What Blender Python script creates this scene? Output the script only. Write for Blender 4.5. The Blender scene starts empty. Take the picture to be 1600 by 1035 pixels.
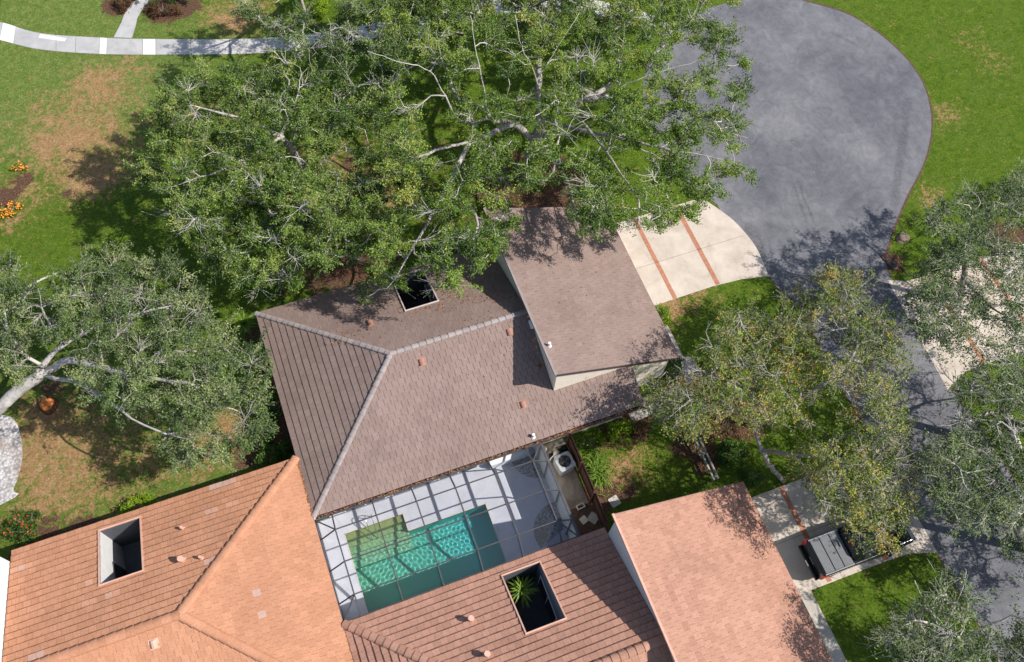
import bpy, bmesh, math, random
import numpy as np
from mathutils import Vector, Matrix

R = math.radians
rng = np.random.default_rng(11)
random.seed(5)
scn = bpy.context.scene
COL = scn.collection

# ---------------------------------------------------------------- camera, light, exposure
# World frame: X runs along the houses' eaves, Y along their gables, Z up, metres.
FPX, PITCH, ROLL, AZ, CAMZ = 1424.0, R(26.98), R(5.57), R(-64.465), 46.0
_c, _s = math.cos(PITCH), math.sin(PITCH)
_ua = np.array([-math.sin(AZ), math.cos(AZ), 0.0]); _wa = -np.array([math.cos(AZ), math.sin(AZ), 0.0])
def _rot(v): return np.array([v @ _ua, v @ _wa, v[2]])
_fw0, _up0, _rt0 = np.array([0, _s, -_c]), np.array([0, _c, _s]), np.array([1.0, 0, 0])
_rt1 = math.cos(ROLL) * _rt0 + math.sin(ROLL) * _up0
_up1 = -math.sin(ROLL) * _rt0 + math.cos(ROLL) * _up0
FW, UP, RT = _rot(_fw0), _rot(_up0), _rot(_rt1)
UP = _rot(_up1)
cam_d = bpy.data.cameras.new('camera'); cam = bpy.data.objects.new('camera', cam_d); COL.objects.link(cam)
cam_d.sensor_width = 36.0; cam_d.lens = FPX / 1600.0 * 36.0
cam_d.clip_start = 0.5; cam_d.clip_end = 800
M4 = Matrix.Identity(4)
for i in range(3):
    M4[i][0], M4[i][1], M4[i][2] = RT[i], UP[i], -FW[i]
M4[2][3] = CAMZ
cam.matrix_world = M4
scn.camera = cam

SUN_AZ, SUN_EL = R(-30.5), R(46.5)
SUN = np.array([math.cos(SUN_AZ) * math.cos(SUN_EL), math.sin(SUN_AZ) * math.cos(SUN_EL), math.sin(SUN_EL)])
sl = bpy.data.lights.new('sun', 'SUN'); sun = bpy.data.objects.new('sun', sl); COL.objects.link(sun)
sl.energy = 4.8; sl.angle = R(0.5); sl.color = (1.0, 0.955, 0.89)
sun.rotation_euler = Vector(SUN).to_track_quat('Z', 'Y').to_euler()
sun.location = (30, -20, 60)
wd = bpy.data.worlds.new('World'); scn.world = wd; wd.use_nodes = True
nt = wd.node_tree; bg = nt.nodes['Background']
sky = nt.nodes.new('ShaderNodeTexSky'); sky.sky_type = 'NISHITA'; sky.sun_disc = False
sky.sun_elevation = SUN_EL; sky.sun_rotation = R(90) - SUN_AZ
nt.links.new(sky.outputs[0], bg.inputs[0]); bg.inputs[1].default_value = 0.115
scn.view_settings.view_transform = 'Standard'; scn.view_settings.look = 'None'
scn.view_settings.exposure = 0.35; scn.view_settings.gamma = 1.0
scn.cycles.max_bounces = 8; scn.cycles.transparent_max_bounces = 16

# ---------------------------------------------------------------- helpers
def at(x, y, z=0.0):
    """point at height z seen at photo pixel x, y (used to lay out the plan)"""
    d = RT * (x - 800) / FPX - UP * (y - 517.5) / FPX + FW
    t = (z - CAMZ) / d[2]
    return np.array([0, 0, CAMZ]) + t * d

def tag(o, label=None, cat=None, group=None, kind=None):
    if label: o['label'] = label
    if cat: o['category'] = cat
    if group: o['group'] = group
    if kind: o['kind'] = kind
    return o

def empty(name, loc=(0, 0, 0), rz=0, **k):
    o = bpy.data.objects.new(name, None); COL.objects.link(o)
    o.location = loc; o.rotation_euler = (0, 0, rz); o.empty_display_size = 0.3
    return tag(o, **k)

class MB:
    """collects shapes and links them as ONE mesh object"""
    def __init__(s): s.v = []; s.f = []; s.m = []; s.a = []; s.mi = 0; s.tone = 0.5
    def poly(s, pts, tone=None):
        n = len(s.v); s.v += [tuple(map(float, p)) for p in pts]
        s.f.append(tuple(range(n, n + len(pts)))); s.m.append(s.mi); s.a.append(s.tone if tone is None else tone)
    def box(s, x0, x1, y0, y1, z0, z1):
        p = [(x, y, z) for z in (z0, z1) for y in (y0, y1) for x in (x0, x1)]
        for q in ((0, 2, 3, 1), (4, 5, 7, 6), (0, 1, 5, 4), (2, 6, 7, 3), (0, 4, 6, 2), (1, 3, 7, 5)):
            s.poly([p[i] for i in q])
    def hexa(s, b, t):
        """prism from bottom ring b to top ring t"""
        n = len(b)
        s.poly(b[::-1]); s.poly(t)
        for i in range(n):
            j = (i + 1) % n
            s.poly([b[i], b[j], t[j], t[i]])
    def beam(s, p, q, w, h, up=(0, 0, 1)):
        p, q, up = np.array(p, float), np.array(q, float), np.array(up, float)
        d = q - p; d /= np.linalg.norm(d)
        sd = np.cross(d, up); sd /= np.linalg.norm(sd); u2 = np.cross(sd, d)
        a, b = sd * w / 2, u2 * h / 2
        s.hexa([p - a - b, p + a - b, p + a + b, p - a + b], [q - a - b, q + a - b, q + a + b, q - a + b])
    def tube(s, pts, r, n=8, caps=True):
        pts = [np.array(p, float) for p in pts]
        rr = r if hasattr(r, '__len__') else [r] * len(pts)
        rings = []
        for i, p in enumerate(pts):
            d = pts[min(i + 1, len(pts) - 1)] - pts[max(i - 1, 0)]; d /= np.linalg.norm(d) + 1e-9
            ref = np.array([0, 0, 1.0]) if abs(d[2]) < 0.9 else np.array([1.0, 0, 0])
            a = np.cross(d, ref); a /= np.linalg.norm(a); b = np.cross(d, a)
            rings.append([p + rr[i] * (a * math.cos(2 * math.pi * k / n) + b * math.sin(2 * math.pi * k / n)) for k in range(n)])
        for i in range(len(rings) - 1):
            for k in range(n):
                j = (k + 1) % n
                s.poly([rings[i][k], rings[i + 1][k], rings[i + 1][j], rings[i][j]])
        if caps: s.poly(rings[0]); s.poly(rings[-1][::-1])
    def build(s, name, mats, parent=None, smooth=False, bevel=0.0):
        me = bpy.data.meshes.new(name)
        me.from_pydata(s.v, [], s.f)
        if not isinstance(mats, (list, tuple)): mats = [mats]
        for m in mats: me.materials.append(m)
        me.polygons.foreach_set('material_index', np.array(s.m, np.int32))
        at_ = me.attributes.new('tone', 'FLOAT', 'FACE'); at_.data.foreach_set('value', np.array(s.a, np.float32))
        if smooth: me.polygons.foreach_set('use_smooth', np.ones(len(s.f), bool))
        me.update()
        o = bpy.data.objects.new(name, me); COL.objects.link(o)
        if parent is not None: o.parent = parent
        if bevel:
            w = o.modifiers.new('weld', 'WELD'); w.merge_threshold = 0.0005
            b = o.modifiers.new('bevel', 'BEVEL'); b.width = bevel; b.segments = 2; b.limit_method = 'ANGLE'; b.angle_limit = R(35)
        return o

def quads_object(name, V, mat, tone, parent=None, extra=None):
    """V: (n,4,3) array of loose quads -> one mesh"""
    n = len(V); me = bpy.data.meshes.new(name)
    me.vertices.add(n * 4); me.vertices.foreach_set('co', V.reshape(-1).astype(np.float32))
    me.loops.add(n * 4); me.loops.foreach_set('vertex_index', np.arange(n * 4, dtype=np.int32))
    me.polygons.add(n); me.polygons.foreach_set('loop_start', np.arange(0, n * 4, 4, dtype=np.int32))
    me.polygons.foreach_set('loop_total', np.full(n, 4, np.int32))
    a = me.attributes.new('tone', 'FLOAT', 'FACE'); a.data.foreach_set('value', tone.astype(np.float32))
    me.materials.append(mat); me.update(calc_edges=True)
    o = bpy.data.objects.new(name, me); COL.objects.link(o)
    if parent is not None: o.parent = parent
    return o

# ---------------------------------------------------------------- materials
class NT:
    def __init__(s, name):
        s.m = bpy.data.materials.new(name); s.m.use_nodes = True
        s.t = s.m.node_tree; s.b = s.t.nodes['Principled BSDF']; s.out = s.t.nodes['Material Output']
    def n(s, typ, **k):
        x = s.t.nodes.new(typ)
        for a, b in k.items(): setattr(x, a, b)
        return x
    def l(s, a, b): s.t.links.new(a, b)
    def pos(s):
        return s.n('ShaderNodeNewGeometry').outputs['Position']
    def noise(s, scale, detail=4, rough=0.55, dist=0.0, vec=None, stretch=None):
        x = s.n('ShaderNodeTexNoise'); x.inputs['Scale'].default_value = scale
        x.inputs['Detail'].default_value = detail; x.inputs['Roughness'].default_value = rough
        x.inputs['Distortion'].default_value = dist
        v = vec or s.pos()
        if stretch:
            mp = s.n('ShaderNodeMapping'); mp.inputs['Scale'].default_value = stretch[0]; mp.inputs['Rotation'].default_value = stretch[1]
            s.l(v, mp.inputs['Vector']); v = mp.outputs[0]
        s.l(v, x.inputs['Vector'])
        return x.outputs['Fac']
    def ramp(s, fac, stops, interp='LINEAR'):
        x = s.n('ShaderNodeValToRGB'); s.l(fac, x.inputs[0]); cr = x.color_ramp; cr.interpolation = interp
        while len(cr.elements) < len(stops): cr.elements.new(0.5)
        for e, (p, c) in zip(cr.elements, stops):
            e.position = p; e.color = (*c, 1) if len(c) == 3 else c
        return x.outputs[0]
    def rng(s, fac, a, b, c=0.0, d=1.0):
        x = s.n('ShaderNodeMapRange'); s.l(fac, x.inputs[0])
        for i, v in enumerate((a, b, c, d)): x.inputs[i + 1].default_value = v
        return x.outputs[0]
    def mix(s, fac, a, b, mode='MIX'):
        x = s.n('ShaderNodeMix', data_type='RGBA', blend_type=mode)
        for v, i in ((fac, 0), (a, 6), (b, 7)):
            if isinstance(v, (int, float)): x.inputs[i].default_value = v
            elif isinstance(v, tuple): x.inputs[i].default_value = (*v, 1)
            else: s.l(v, x.inputs[i])
        return x.outputs[2]
    def math(s, op, a, b=0.0):
        x = s.n('ShaderNodeMath', operation=op)
        for v, i in ((a, 0), (b, 1)):
            if isinstance(v, (int, float)): x.inputs[i].default_value = v
            else: s.l(v, x.inputs[i])
        return x.outputs[0]
    def attr(s, name):
        x = s.n('ShaderNodeAttribute'); x.attribute_name = name; return x.outputs['Fac']
    def bump(s, h, strength=0.4, dist=0.02):
        x = s.n('ShaderNodeBump'); x.inputs['Strength'].default_value = strength; x.inputs['Distance'].default_value = dist
        s.l(h, x.inputs['Height']); s.l(x.outputs[0], s.b.inputs['Normal'])
    def done(s, col=None, rough=0.8, metal=0.0, spec=0.3):
        if col is not None:
            if isinstance(col, tuple): s.b.inputs['Base Color'].default_value = (*col, 1)
            else: s.l(col, s.b.inputs['Base Color'])
        if isinstance(rough, (int, float)): s.b.inputs['Roughness'].default_value = rough
        else: s.l(rough, s.b.inputs['Roughness'])
        s.b.inputs['Metallic'].default_value = metal; s.b.inputs['Specular IOR Level'].default_value = spec
        return s.m

def plain(name, c, rough=0.7, metal=0.0, spec=0.35, var=0.18, scale=3.0, bump=0.0):
    t = NT(name)
    n = t.noise(scale, 5, 0.6)
    lo, hi = tuple(x * (1 - var) for x in c), tuple(min(1, x * (1 + var)) for x in c)
    if bump: t.bump(t.noise(scale * 12, 3), bump, 0.01)
    return t.done(t.ramp(n, [(0.25, lo), (0.75, hi)]), rough, metal, spec)

def tile_mat(name, lo, mid, hi, odd):
    t = NT(name)
    tone = t.attr('tone')
    c = t.ramp(tone, [(0.0, tuple(x * .42 for x in lo)), (0.04, tuple(x * .42 for x in lo)), (0.08, lo), (0.5, mid), (0.93, hi), (1.0, odd)])  # lowest stops hold the dark tone of the painted lip shadow
    w = t.rng(t.noise(0.35, 5, 0.62), 0.3, 0.75, 0.86, 1.1)
    c = t.mix(1.0, c, t.ramp(w, [(0.0, (0, 0, 0)), (1.0, (1, 1, 1))]), 'MULTIPLY')
    st = t.noise(1.6, 6, .7, .6)
    c = t.mix(t.math('MULTIPLY', t.rng(st, .55, .78), .34), c, t.mix(1.0, c, (.55, .54, .53), 'MULTIPLY'))
    f = t.noise(14, 5, 0.7)
    c = t.mix(0.24, c, t.ramp(f, [(0.3, (0.18, 0.15, 0.14)), (0.7, (1, .95, .9))]), 'OVERLAY')
    t.bump(t.noise(45, 4, 0.7), 0.35, 0.01)
    return t.done(c, 0.86, 0, 0.25)

M = {}
M['tile_brown'] = tile_mat('brown_roof_tile', (.195, .140, .121), (.232, .170, .149), (.268, .200, .177), (.34, .285, .28))
M['tile_orange'] = tile_mat('terracotta_roof_tile', (.365, .178, .104), (.43, .213, .126), (.49, .25, .155), (.45, .31, .26))
M['tile_pink'] = tile_mat('faded_terracotta_roof_tile', (.31, .165, .117), (.39, .213, .153), (.46, .26, .19), (.44, .32, .28))
M['cap_grey'] = tile_mat('grey_ridge_tile', (.245, .208, .20), (.295, .255, .248), (.345, .305, .30), (.40, .36, .36))
M['deck_dark'] = plain('roof_underlay', (.045, .035, .03), 0.9)
M['stucco_cream'] = plain('cream_stucco', (.80, .72, .59), 0.9, bump=0.5, var=.06)
M['stucco_white'] = plain('white_stucco', (.80, .79, .77), 0.9, bump=0.5, var=.05)
M['stucco_grey'] = plain('pale_grey_stucco', (.62, .62, .62), 0.9, bump=0.5, var=.08)
M['fascia'] = plain('dark_fascia_paint', (.075, .05, .05), 0.6)
M['trim_pale'] = plain('pale_trim_paint', (.55, .46, .42), 0.6)
M['trim_salmon'] = plain('salmon_trim_paint', (.60, .36, .27), 0.6)
M['terracotta'] = plain('terracotta_vent', (.34, .175, .13), 0.8)
M['white'] = plain('white_paint', (.80, .80, .79), 0.5, var=.04)
M['bronze'] = plain('bronze_aluminium', (.10, .095, .097), 0.45, 0.3)
M['glass_dark'] = plain('dark_window_glass', (.02, .025, .03), 0.08, 0, 0.6)
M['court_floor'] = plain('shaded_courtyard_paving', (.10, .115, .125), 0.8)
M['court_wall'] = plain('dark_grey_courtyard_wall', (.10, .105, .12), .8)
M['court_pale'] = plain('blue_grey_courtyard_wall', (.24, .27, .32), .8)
M['pool_tile'] = plain('dark_teal_waterline_tile', (.03, .10, .11), .3, scale=12, var=.4)
M['drain_brick'] = plain('dirty_drain_brick', (.15, .085, .065), .9, scale=7, var=.6, bump=.6)
M['wood_brown'] = plain('red_brown_fence_boards', (.075, .032, .022), 0.75, scale=6)
M['timber_grey'] = plain('weathered_timber', (.30, .29, .24), 0.9, scale=8, var=.35)
M['metal_grey'] = plain('grey_cabinet_metal', (.46, .47, .47), 0.4, 0.3)
M['steel'] = plain('brushed_steel', (.55, .55, .56), 0.25, 0.9)
M['black'] = plain('black_plastic', (.012, .012, .014), 0.45)
M['rubber'] = plain('tyre_rubber', (.02, .02, .02), 0.85)
M['car_paint'] = plain('black_car_paint', (.010, .011, .014), 0.14, 0.0, 0.6, var=.05)
M['tonneau'] = plain('grey_vinyl_bed_cover', (.15, .155, .165), 0.65, scale=5, var=.12)
M['chrome'] = plain('chrome', (.7, .7, .7), 0.12, 1.0)
M['tail_red'] = plain('red_tail_lamp', (.34, .018, .012), 0.2, 0, 0.6)
M['plate'] = plain('number_plate', (.7, .7, .68), 0.4)
M['stone_pale'] = plain('pale_stone', (.62, .56, .46), 0.9, scale=5)
M['concrete_slab'] = plain('concrete_paver', (.46, .43, .38), 0.9, scale=4, bump=.4)
M['boulder'] = plain('brown_boulder', (.19, .135, .105), 0.9, scale=5, var=.4, bump=.8)
M['stump_wood'] = plain('orange_cut_wood', (.55, .17, .04), 0.8, scale=9, var=.3)
M['stump_bark'] = plain('dark_stump_bark', (.11, .05, .025), 0.9, scale=9, var=.4, bump=.8)

def bark(name, c0, c1):
    t = NT(name)
    n = t.noise(3.5, 6, 0.7, 0.4)
    c = t.ramp(n, [(0.3, c0), (0.55, c1), (0.75, tuple(x * 1.15 for x in c1))])
    t.bump(t.noise(22, 5, 0.7), 0.6, 0.03)
    return t.done(c, 0.9, 0, 0.2)
M['bark_pale'] = bark('pale_oak_bark', (.30, .265, .24), (.52, .48, .44))
M['bark_grey'] = bark('grey_oak_bark', (.14, .12, .105), (.33, .30, .27))
M['bark_mid'] = bark('oak_bark', (.17, .15, .13), (.42, .385, .35))
M['bark_twig'] = bark('oak_twig_bark', (.27, .24, .215), (.54, .50, .46))

def leaf_mat(name, stops, rough=0.5, trans=0.28):
    t = NT(name)
    c = t.ramp(t.attr('tone'), stops)
    big = t.rng(t.noise(0.5, 3, .6), 0.3, 0.7, 0.8, 1.15)
    v = t.n('ShaderNodeHueSaturation'); t.l(c, v.inputs['Color']); t.l(big, v.inputs['Value'])
    c = v.outputs[0]
    t.done(c, rough, 0, 0.16)
    tr = t.n('ShaderNodeBsdfTranslucent'); t.l(t.mix(1.0, c, (1.1, 1.25, .55), 'MULTIPLY'), tr.inputs[0])
    mx = t.n('ShaderNodeMixShader'); mx.inputs[0].default_value = trans
    t.l(t.b.outputs[0], mx.inputs[1]); t.l(tr.outputs[0], mx.inputs[2]); t.l(mx.outputs[0], t.out.inputs[0])
    return t.m
M['leaf_oak'] = leaf_mat('oak_leaves', [(0, (.026, .058, .008)), (.35, (.080, .145, .020)), (.7, (.180, .255, .045)), (.95, (.29, .36, .09)), (1, (.34, .32, .07))], .6, .13)
M['leaf_bright'] = leaf_mat('bright_oak_leaves', [(0, (.028, .062, .007)), (.4, (.098, .172, .020)), (.8, (.215, .300, .045)), (.97, (.32, .36, .07)), (1, (.38, .33, .06))], .6, .13)
M['leaf_grey'] = leaf_mat('grey_green_oak_leaves', [(0, (.030, .062, .016)), (.4, (.095, .150, .040)), (.8, (.190, .245, .085)), (1, (.31, .34, .14))], .6, .13)
M['leaf_sparse'] = leaf_mat('thin_yellowing_oak_leaves', [(0, (.045, .080, .012)), (.4, (.130, .180, .032)), (.7, (.235, .280, .056)), (.92, (.40, .34, .06)), (1, (.52, .28, .05))], .6, .13)
M['leaf_lime'] = leaf_mat('lime_shrub_leaves', [(0, (.07, .13, .01)), (.5, (.17, .28, .015)), (1, (.34, .42, .03))])
M['leaf_shrub'] = leaf_mat('green_shrub_leaves', [(0, (.02, .05, .012)), (.5, (.06, .13, .022)), (1, (.15, .22, .04))])
M['leaf_russet'] = leaf_mat('russet_shrub_leaves', [(0, (.055, .028, .015)), (.5, (.13, .065, .034)), (.85, (.19, .10, .05)), (1, (.14, .16, .05))])
M['leaf_palm'] = leaf_mat('palm_leaves', [(0, (.05, .10, .015)), (.5, (.14, .24, .03)), (1, (.26, .36, .07))], 0.4)
M['leaf_dry'] = leaf_mat('fallen_leaves', [(0, (.13, .05, .02)), (.5, (.27, .115, .04)), (1, (.45, .25, .11))], 0.8, 0.1)
M['flower_red'] = plain('red_flowers', (.75, .07, .02), 0.6, var=.3)
M['flower_orange'] = plain('orange_flowers', (.90, .30, .02), 0.6, var=.25)

def ground_mat():
    t = NT('lawn')
    n1 = t.noise(0.45, 6, .65); n2 = t.noise(2.2, 8, .75, .5); n3 = t.noise(7, 6, .8, .3)
    nb = t.noise(24, 4, .8, 0.0, None, ((1, 1.8, 1), (0, 0, R(35))))
    gm = t.math('ADD', t.math('MULTIPLY', n2, .55), t.math('MULTIPLY', n3, .45))
    g = t.ramp(gm, [(.34, (.042, .100, .008)), (.45, (.090, .168, .012)), (.54, (.146, .228, .020)), (.66, (.235, .295, .042))])
    g = t.mix(t.rng(n1, .4, .7, 0, .7), g, t.mix(.5, g, (.17, .25, .045)))
    g = t.mix(t.math('MULTIPLY', t.attr('pale'), .9), g, t.ramp(gm, [(.36, (.100, .180, .028)), (.5, (.195, .275, .060)), (.64, (.34, .385, .125))]))
    dryc = t.ramp(gm, [(.34, (.34, .185, .080)), (.5, (.52, .305, .150)), (.64, (.66, .43, .26))])
    dm = t.math('ADD', t.attr('dry'), t.math('MULTIPLY', t.math('SUBTRACT', t.noise(1.0, 5, .7, .4), .5), 1.5))
    dm = t.math('ADD', dm, t.math('MULTIPLY', t.math('SUBTRACT', t.noise(3.4, 6, .8, .6), .5), 3.2))
    g = t.mix(t.rng(dm, .30, .78), g, dryc)
    mulc = t.ramp(t.noise(13, 6, .8), [(.32, (.05, .026, .018)), (.5, (.17, .088, .056)), (.66, (.38, .24, .18))])
    mm = t.math('ADD', t.attr('mulch'), t.math('MULTIPLY', t.math('SUBTRACT', t.noise(1.6, 7, .75, .6), .5), 2.0))
    g = t.mix(t.rng(mm, .46, .62), g, mulc)
    sp = t.noise(8.5, 5, .85, .2)
    g = t.mix(t.rng(sp, .40, .53, .62, 0.0), g, t.mix(1.0, g, (.36, .42, .30), 'MULTIPLY'))
    g = t.mix(t.rng(sp, .54, .66, 0.0, .5), g, t.mix(1.0, g, (1.45, 1.35, 1.1), 'MULTIPLY'))
    c = t.mix(t.rng(nb, .38, .6, .42, 0.0), g, t.mix(1.0, g, (.40, .44, .36), 'MULTIPLY'))
    t.bump(t.math('ADD', nb, n3), 1.0, 0.09)
    return t.done(c, 0.95, 0, 0.1)
M['ground'] = ground_mat()

def asphalt_mat():
    t = NT('asphalt')
    a = t.noise(0.22, 6, .62, .6); b = t.noise(1.3, 7, .72, 1.2); g = t.noise(60, 3, .8)
    st = t.noise(.55, 5, .7, .3, None, ((1.0, .16, 1), (0, 0, R(-14))))
    sx = t.n('ShaderNodeVectorMath', operation='SUBTRACT'); t.l(t.pos(), sx.inputs[0]); sx.inputs[1].default_value = (32.6, 27.5, 0)
    ln = t.n('ShaderNodeVectorMath', operation='LENGTH'); t.l(sx.outputs[0], ln.inputs[0])
    sp = t.n('ShaderNodeSeparateXYZ'); t.l(sx.outputs[0], sp.inputs[0])
    cb = t.n('ShaderNodeCombineXYZ'); t.l(t.math('MULTIPLY', ln.outputs['Value'], 1.5), cb.inputs[0]); t.l(t.math('MULTIPLY', t.math('ARCTAN2', sp.outputs[1], sp.outputs[0]), 1.6), cb.inputs[1])
    arcs = t.noise(1.0, 6, .72, .25, cb.outputs[0])
    mx = t.math('ADD', t.math('MULTIPLY', a, .38), t.math('ADD', t.math('ADD', t.math('MULTIPLY', b, .32), t.math('MULTIPLY', arcs, .14)), t.math('MULTIPLY', st, .16)))
    c = t.ramp(mx, [(.36, (.082, .084, .097)), (.46, (.120, .121, .135)), (.54, (.163, .161, .174)), (.64, (.228, .222, .230))])
    c = t.mix(.35, c, t.ramp(g, [(.3, (.1, .1, .1)), (.7, (.9, .9, .9))]), 'OVERLAY')
    sc = t.noise(3.0, 8, .8, 2.5, None, ((1.0, .35, 1), (0, 0, R(20))))
    c = t.mix(t.math('MULTIPLY', t.rng(sc, .60, .72), .4), c, (.36, .35, .36))
    c = t.mix(t.math('MULTIPLY', t.rng(sc, .40, .30), .45), c, (.07, .07, .08))
    spot = t.rng(t.noise(5.5, 2, .5), .74, .78)
    c = t.mix(t.math('MULTIPLY', spot, .5), c, (.42, .42, .43))
    wv = t.n('ShaderNodeVectorMath', operation='ADD'); t.l(t.pos(), wv.inputs[0])
    nz = t.n('ShaderNodeTexNoise'); nz.inputs['Scale'].default_value = .9; nz.inputs['Detail'].default_value = 5; t.l(t.pos(), nz.inputs['Vector']); t.l(nz.outputs['Color'], wv.inputs[1])
    vo = t.n('ShaderNodeTexVoronoi', feature='DISTANCE_TO_EDGE'); vo.inputs['Scale'].default_value = .22; t.l(wv.outputs[0], vo.inputs['Vector'])
    ck = t.math('MULTIPLY', t.rng(vo.outputs['Distance'], .0, .006, 1, 0), t.rng(t.noise(.3, 3), .5, .62))
    c = t.mix(t.math('MULTIPLY', ck, .45), c, (.05, .05, .055))
    for (x0, y0, x1, y1, w) in ((1238, 285, 1262, 350, .12), (1248, 285, 1272, 350, .12), (1165, 345, 1195, 400, .5), (1300, 50, 1345, 75, .2), (1420, 150, 1395, 330, .35)):
        A, B = at(x0, y0), at(x1, y1); d = B - A; L = np.linalg.norm(d); d /= L
        sb = t.n('ShaderNodeVectorMath', operation='SUBTRACT'); t.l(t.pos(), sb.inputs[0]); sb.inputs[1].default_value = tuple((A + B) / 2)
        da = t.n('ShaderNodeVectorMath', operation='DOT_PRODUCT'); t.l(sb.outputs[0], da.inputs[0]); da.inputs[1].default_value = tuple(d)
        dc = t.n('ShaderNodeVectorMath', operation='DOT_PRODUCT'); t.l(sb.outputs[0], dc.inputs[0]); dc.inputs[1].default_value = (-d[1], d[0], 0)
        q = t.math('ADD', dc.outputs['Value'], t.math('MULTIPLY', t.math('SUBTRACT', t.noise(.7, 2), .5), .5))
        k = t.math('MULTIPLY', t.rng(t.math('ABSOLUTE', q), w * .5, w, 1, 0), t.rng(t.math('ABSOLUTE', da.outputs['Value']), L * .3, L * .6, 1, 0))
        c = t.mix(t.math('MULTIPLY', t.math('MULTIPLY', k, t.rng(t.noise(6, 4, .7), .35, .6)), .55), c, (.06, .06, .068))
    t.bump(g, .4, .01)
    return t.done(c, .9, 0, .2)
M['asphalt'] = asphalt_mat()

def concrete_mat(name, lo, hi, stain=.5, spotty=0.0):
    t = NT(name)
    a = t.noise(.8, 6, .65, .4); g = t.noise(30, 4, .75)
    c = t.ramp(a, [(.3, lo), (.65, hi)])
    st_ = t.noise(.9, 7, .75, 1.0, None, ((1, .3, 1), (0, 0, 0)))
    c = t.mix(t.rng(st_, .55, .72, 0, .45), c, t.mix(1.0, c, (.66, .62, .58), 'MULTIPLY'))
    c = t.mix(stain * .5, c, t.ramp(g, [(.3, (.25, .24, .23)), (.7, (.8, .8, .8))]), 'OVERLAY')
    t.bump(g, .35, .01)
    return t.done(c, .9, 0, .2)
M['drive'] = concrete_mat('driveway_concrete', (.43, .365, .305), (.57, .495, .425))
M['walk'] = concrete_mat('walkway_concrete', (.33, .30, .26), (.50, .46, .41))
M['slab_grey'] = concrete_mat('grey_pavement_slab', (.33, .325, .325), (.45, .44, .435))
M['slab_warm'] = concrete_mat('warm_pavement_slab', (.42, .40, .38), (.56, .53, .50))
M['slab_white'] = concrete_mat('new_white_slab', (.58, .57, .555), (.72, .71, .69), .5)
M['pool_deck'] = concrete_mat('pool_deck_paint', (.42, .43, .485), (.53, .54, .60), .3)
M['utility_concrete'] = concrete_mat('stained_utility_concrete', (.13, .10, .075), (.34, .29, .24), .8)
M['joint'] = plain('joint_sand', (.20, .18, .16), .95)
M['edge_soil'] = plain('edge_soil', (.10, .06, .04), .95, scale=6, var=.5)

def brick_mat():
    t = NT('brick_strip')
    b = t.n('ShaderNodeTexBrick'); b.inputs['Scale'].default_value = 1.0
    b.inputs['Brick Width'].default_value = .2; b.inputs['Row Height'].default_value = .1; b.inputs['Mortar Size'].default_value = .008
    b.inputs['Color1'].default_value = (.46, .185, .10, 1); b.inputs['Color2'].default_value = (.36, .14, .08, 1); b.inputs['Mortar'].default_value = (.33, .24, .2, 1)
    t.l(t.pos(), b.inputs['Vector'])
    c = t.mix(.3, b.outputs[0], t.ramp(t.noise(5, 5, .7), [(.3, (.2, .2, .2)), (.7, (.8, .8, .8))]), 'OVERLAY')
    return t.done(c, .9, 0, .2)
M['brick'] = brick_mat()

def gravel_mat(name, cols, scale=9.0, dark=(.06, .06, .06)):
    t = NT(name)
    v = t.n('ShaderNodeTexVoronoi'); v.inputs['Scale'].default_value = scale
    t.l(t.pos(), v.inputs['Vector'])
    c = t.ramp(v.outputs['Color'], [(i / (len(cols) - 1), c) for i, c in enumerate(cols)])
    e = t.rng(v.outputs['Distance'], .35, .75, 0.0, .8)
    c = t.mix(e, c, dark)
    n = t.noise(1.0, 5, .6)
    c = t.mix(t.rng(n, .48, .66, 0, .7), c, (.22, .165, .13))
    t.bump(v.outputs['Distance'], -.8, .04)
    return t.done(c, .9, 0, .2)
M['shell_gravel'] = gravel_mat('white_shell_gravel', [(.38, .36, .35), (.54, .52, .51), (.64, .62, .62)], 8, (.22, .20, .19))
M['pebble'] = gravel_mat('grey_pebble_bed', [(.20, .22, .25), (.36, .38, .42), (.5, .52, .56)], 11)
M['flagstone'] = gravel_mat('cream_flagstones', [(.50, .42, .30), (.62, .54, .40), (.7, .63, .5)], 4.5, (.12, .09, .06))

def pool_mats():
    t = NT('pool_plaster')
    sp = t.n('ShaderNodeSeparateXYZ'); t.l(t.pos(), sp.inputs[0])
    c = t.ramp(t.math('ADD', t.rng(sp.outputs[0], -2, 5.3, 0, .85), t.math('MULTIPLY', t.noise(1.2, 4), .15)), [(.1, (.22, .53, .38)), (.5, (.15, .53, .44)), (.85, (.09, .54, .58))])  # green-to-blue shift along the basin imitates light absorbed by deeper water
    M['plaster'] = t.done(c, .8, 0, .2)
    for i in range(5):
        k = i / 5; a, b_ = np.array([.50, .42, .17]), np.array([.27, .56, .42]); c0 = tuple(a * (1 - k) + b_ * k)  # ochre plaster shifted toward green step by step, imitating light absorbed with depth
        M['step_plaster_%d' % i] = plain('depth_tinted_pool_step', c0, .8, var=.14, scale=2.5)
    t = NT('pool_water'); t.t.nodes.remove(t.b)
    gl = t.n('ShaderNodeBsdfGlass'); gl.inputs['Roughness'].default_value = 0.0; gl.inputs['IOR'].default_value = 1.33
    t.l(gl.outputs[0], t.out.inputs[0])
    gl.inputs['Color'].default_value = (.80, .97, .95, 1); M['water'] = t.m
    t = NT('insect_screen'); t.t.nodes.remove(t.b)
    tr = t.n('ShaderNodeBsdfTransparent'); df = t.n('ShaderNodeBsdfDiffuse'); df.inputs[0].default_value = (.13, .14, .155, 1)
    mx = t.n('ShaderNodeMixShader'); mx.inputs[0].default_value = .13
    t.l(tr.outputs[0], mx.inputs[1]); t.l(df.outputs[0], mx.inputs[2]); t.l(mx.outputs[0], t.out.inputs[0]); M['screen'] = t.m
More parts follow.
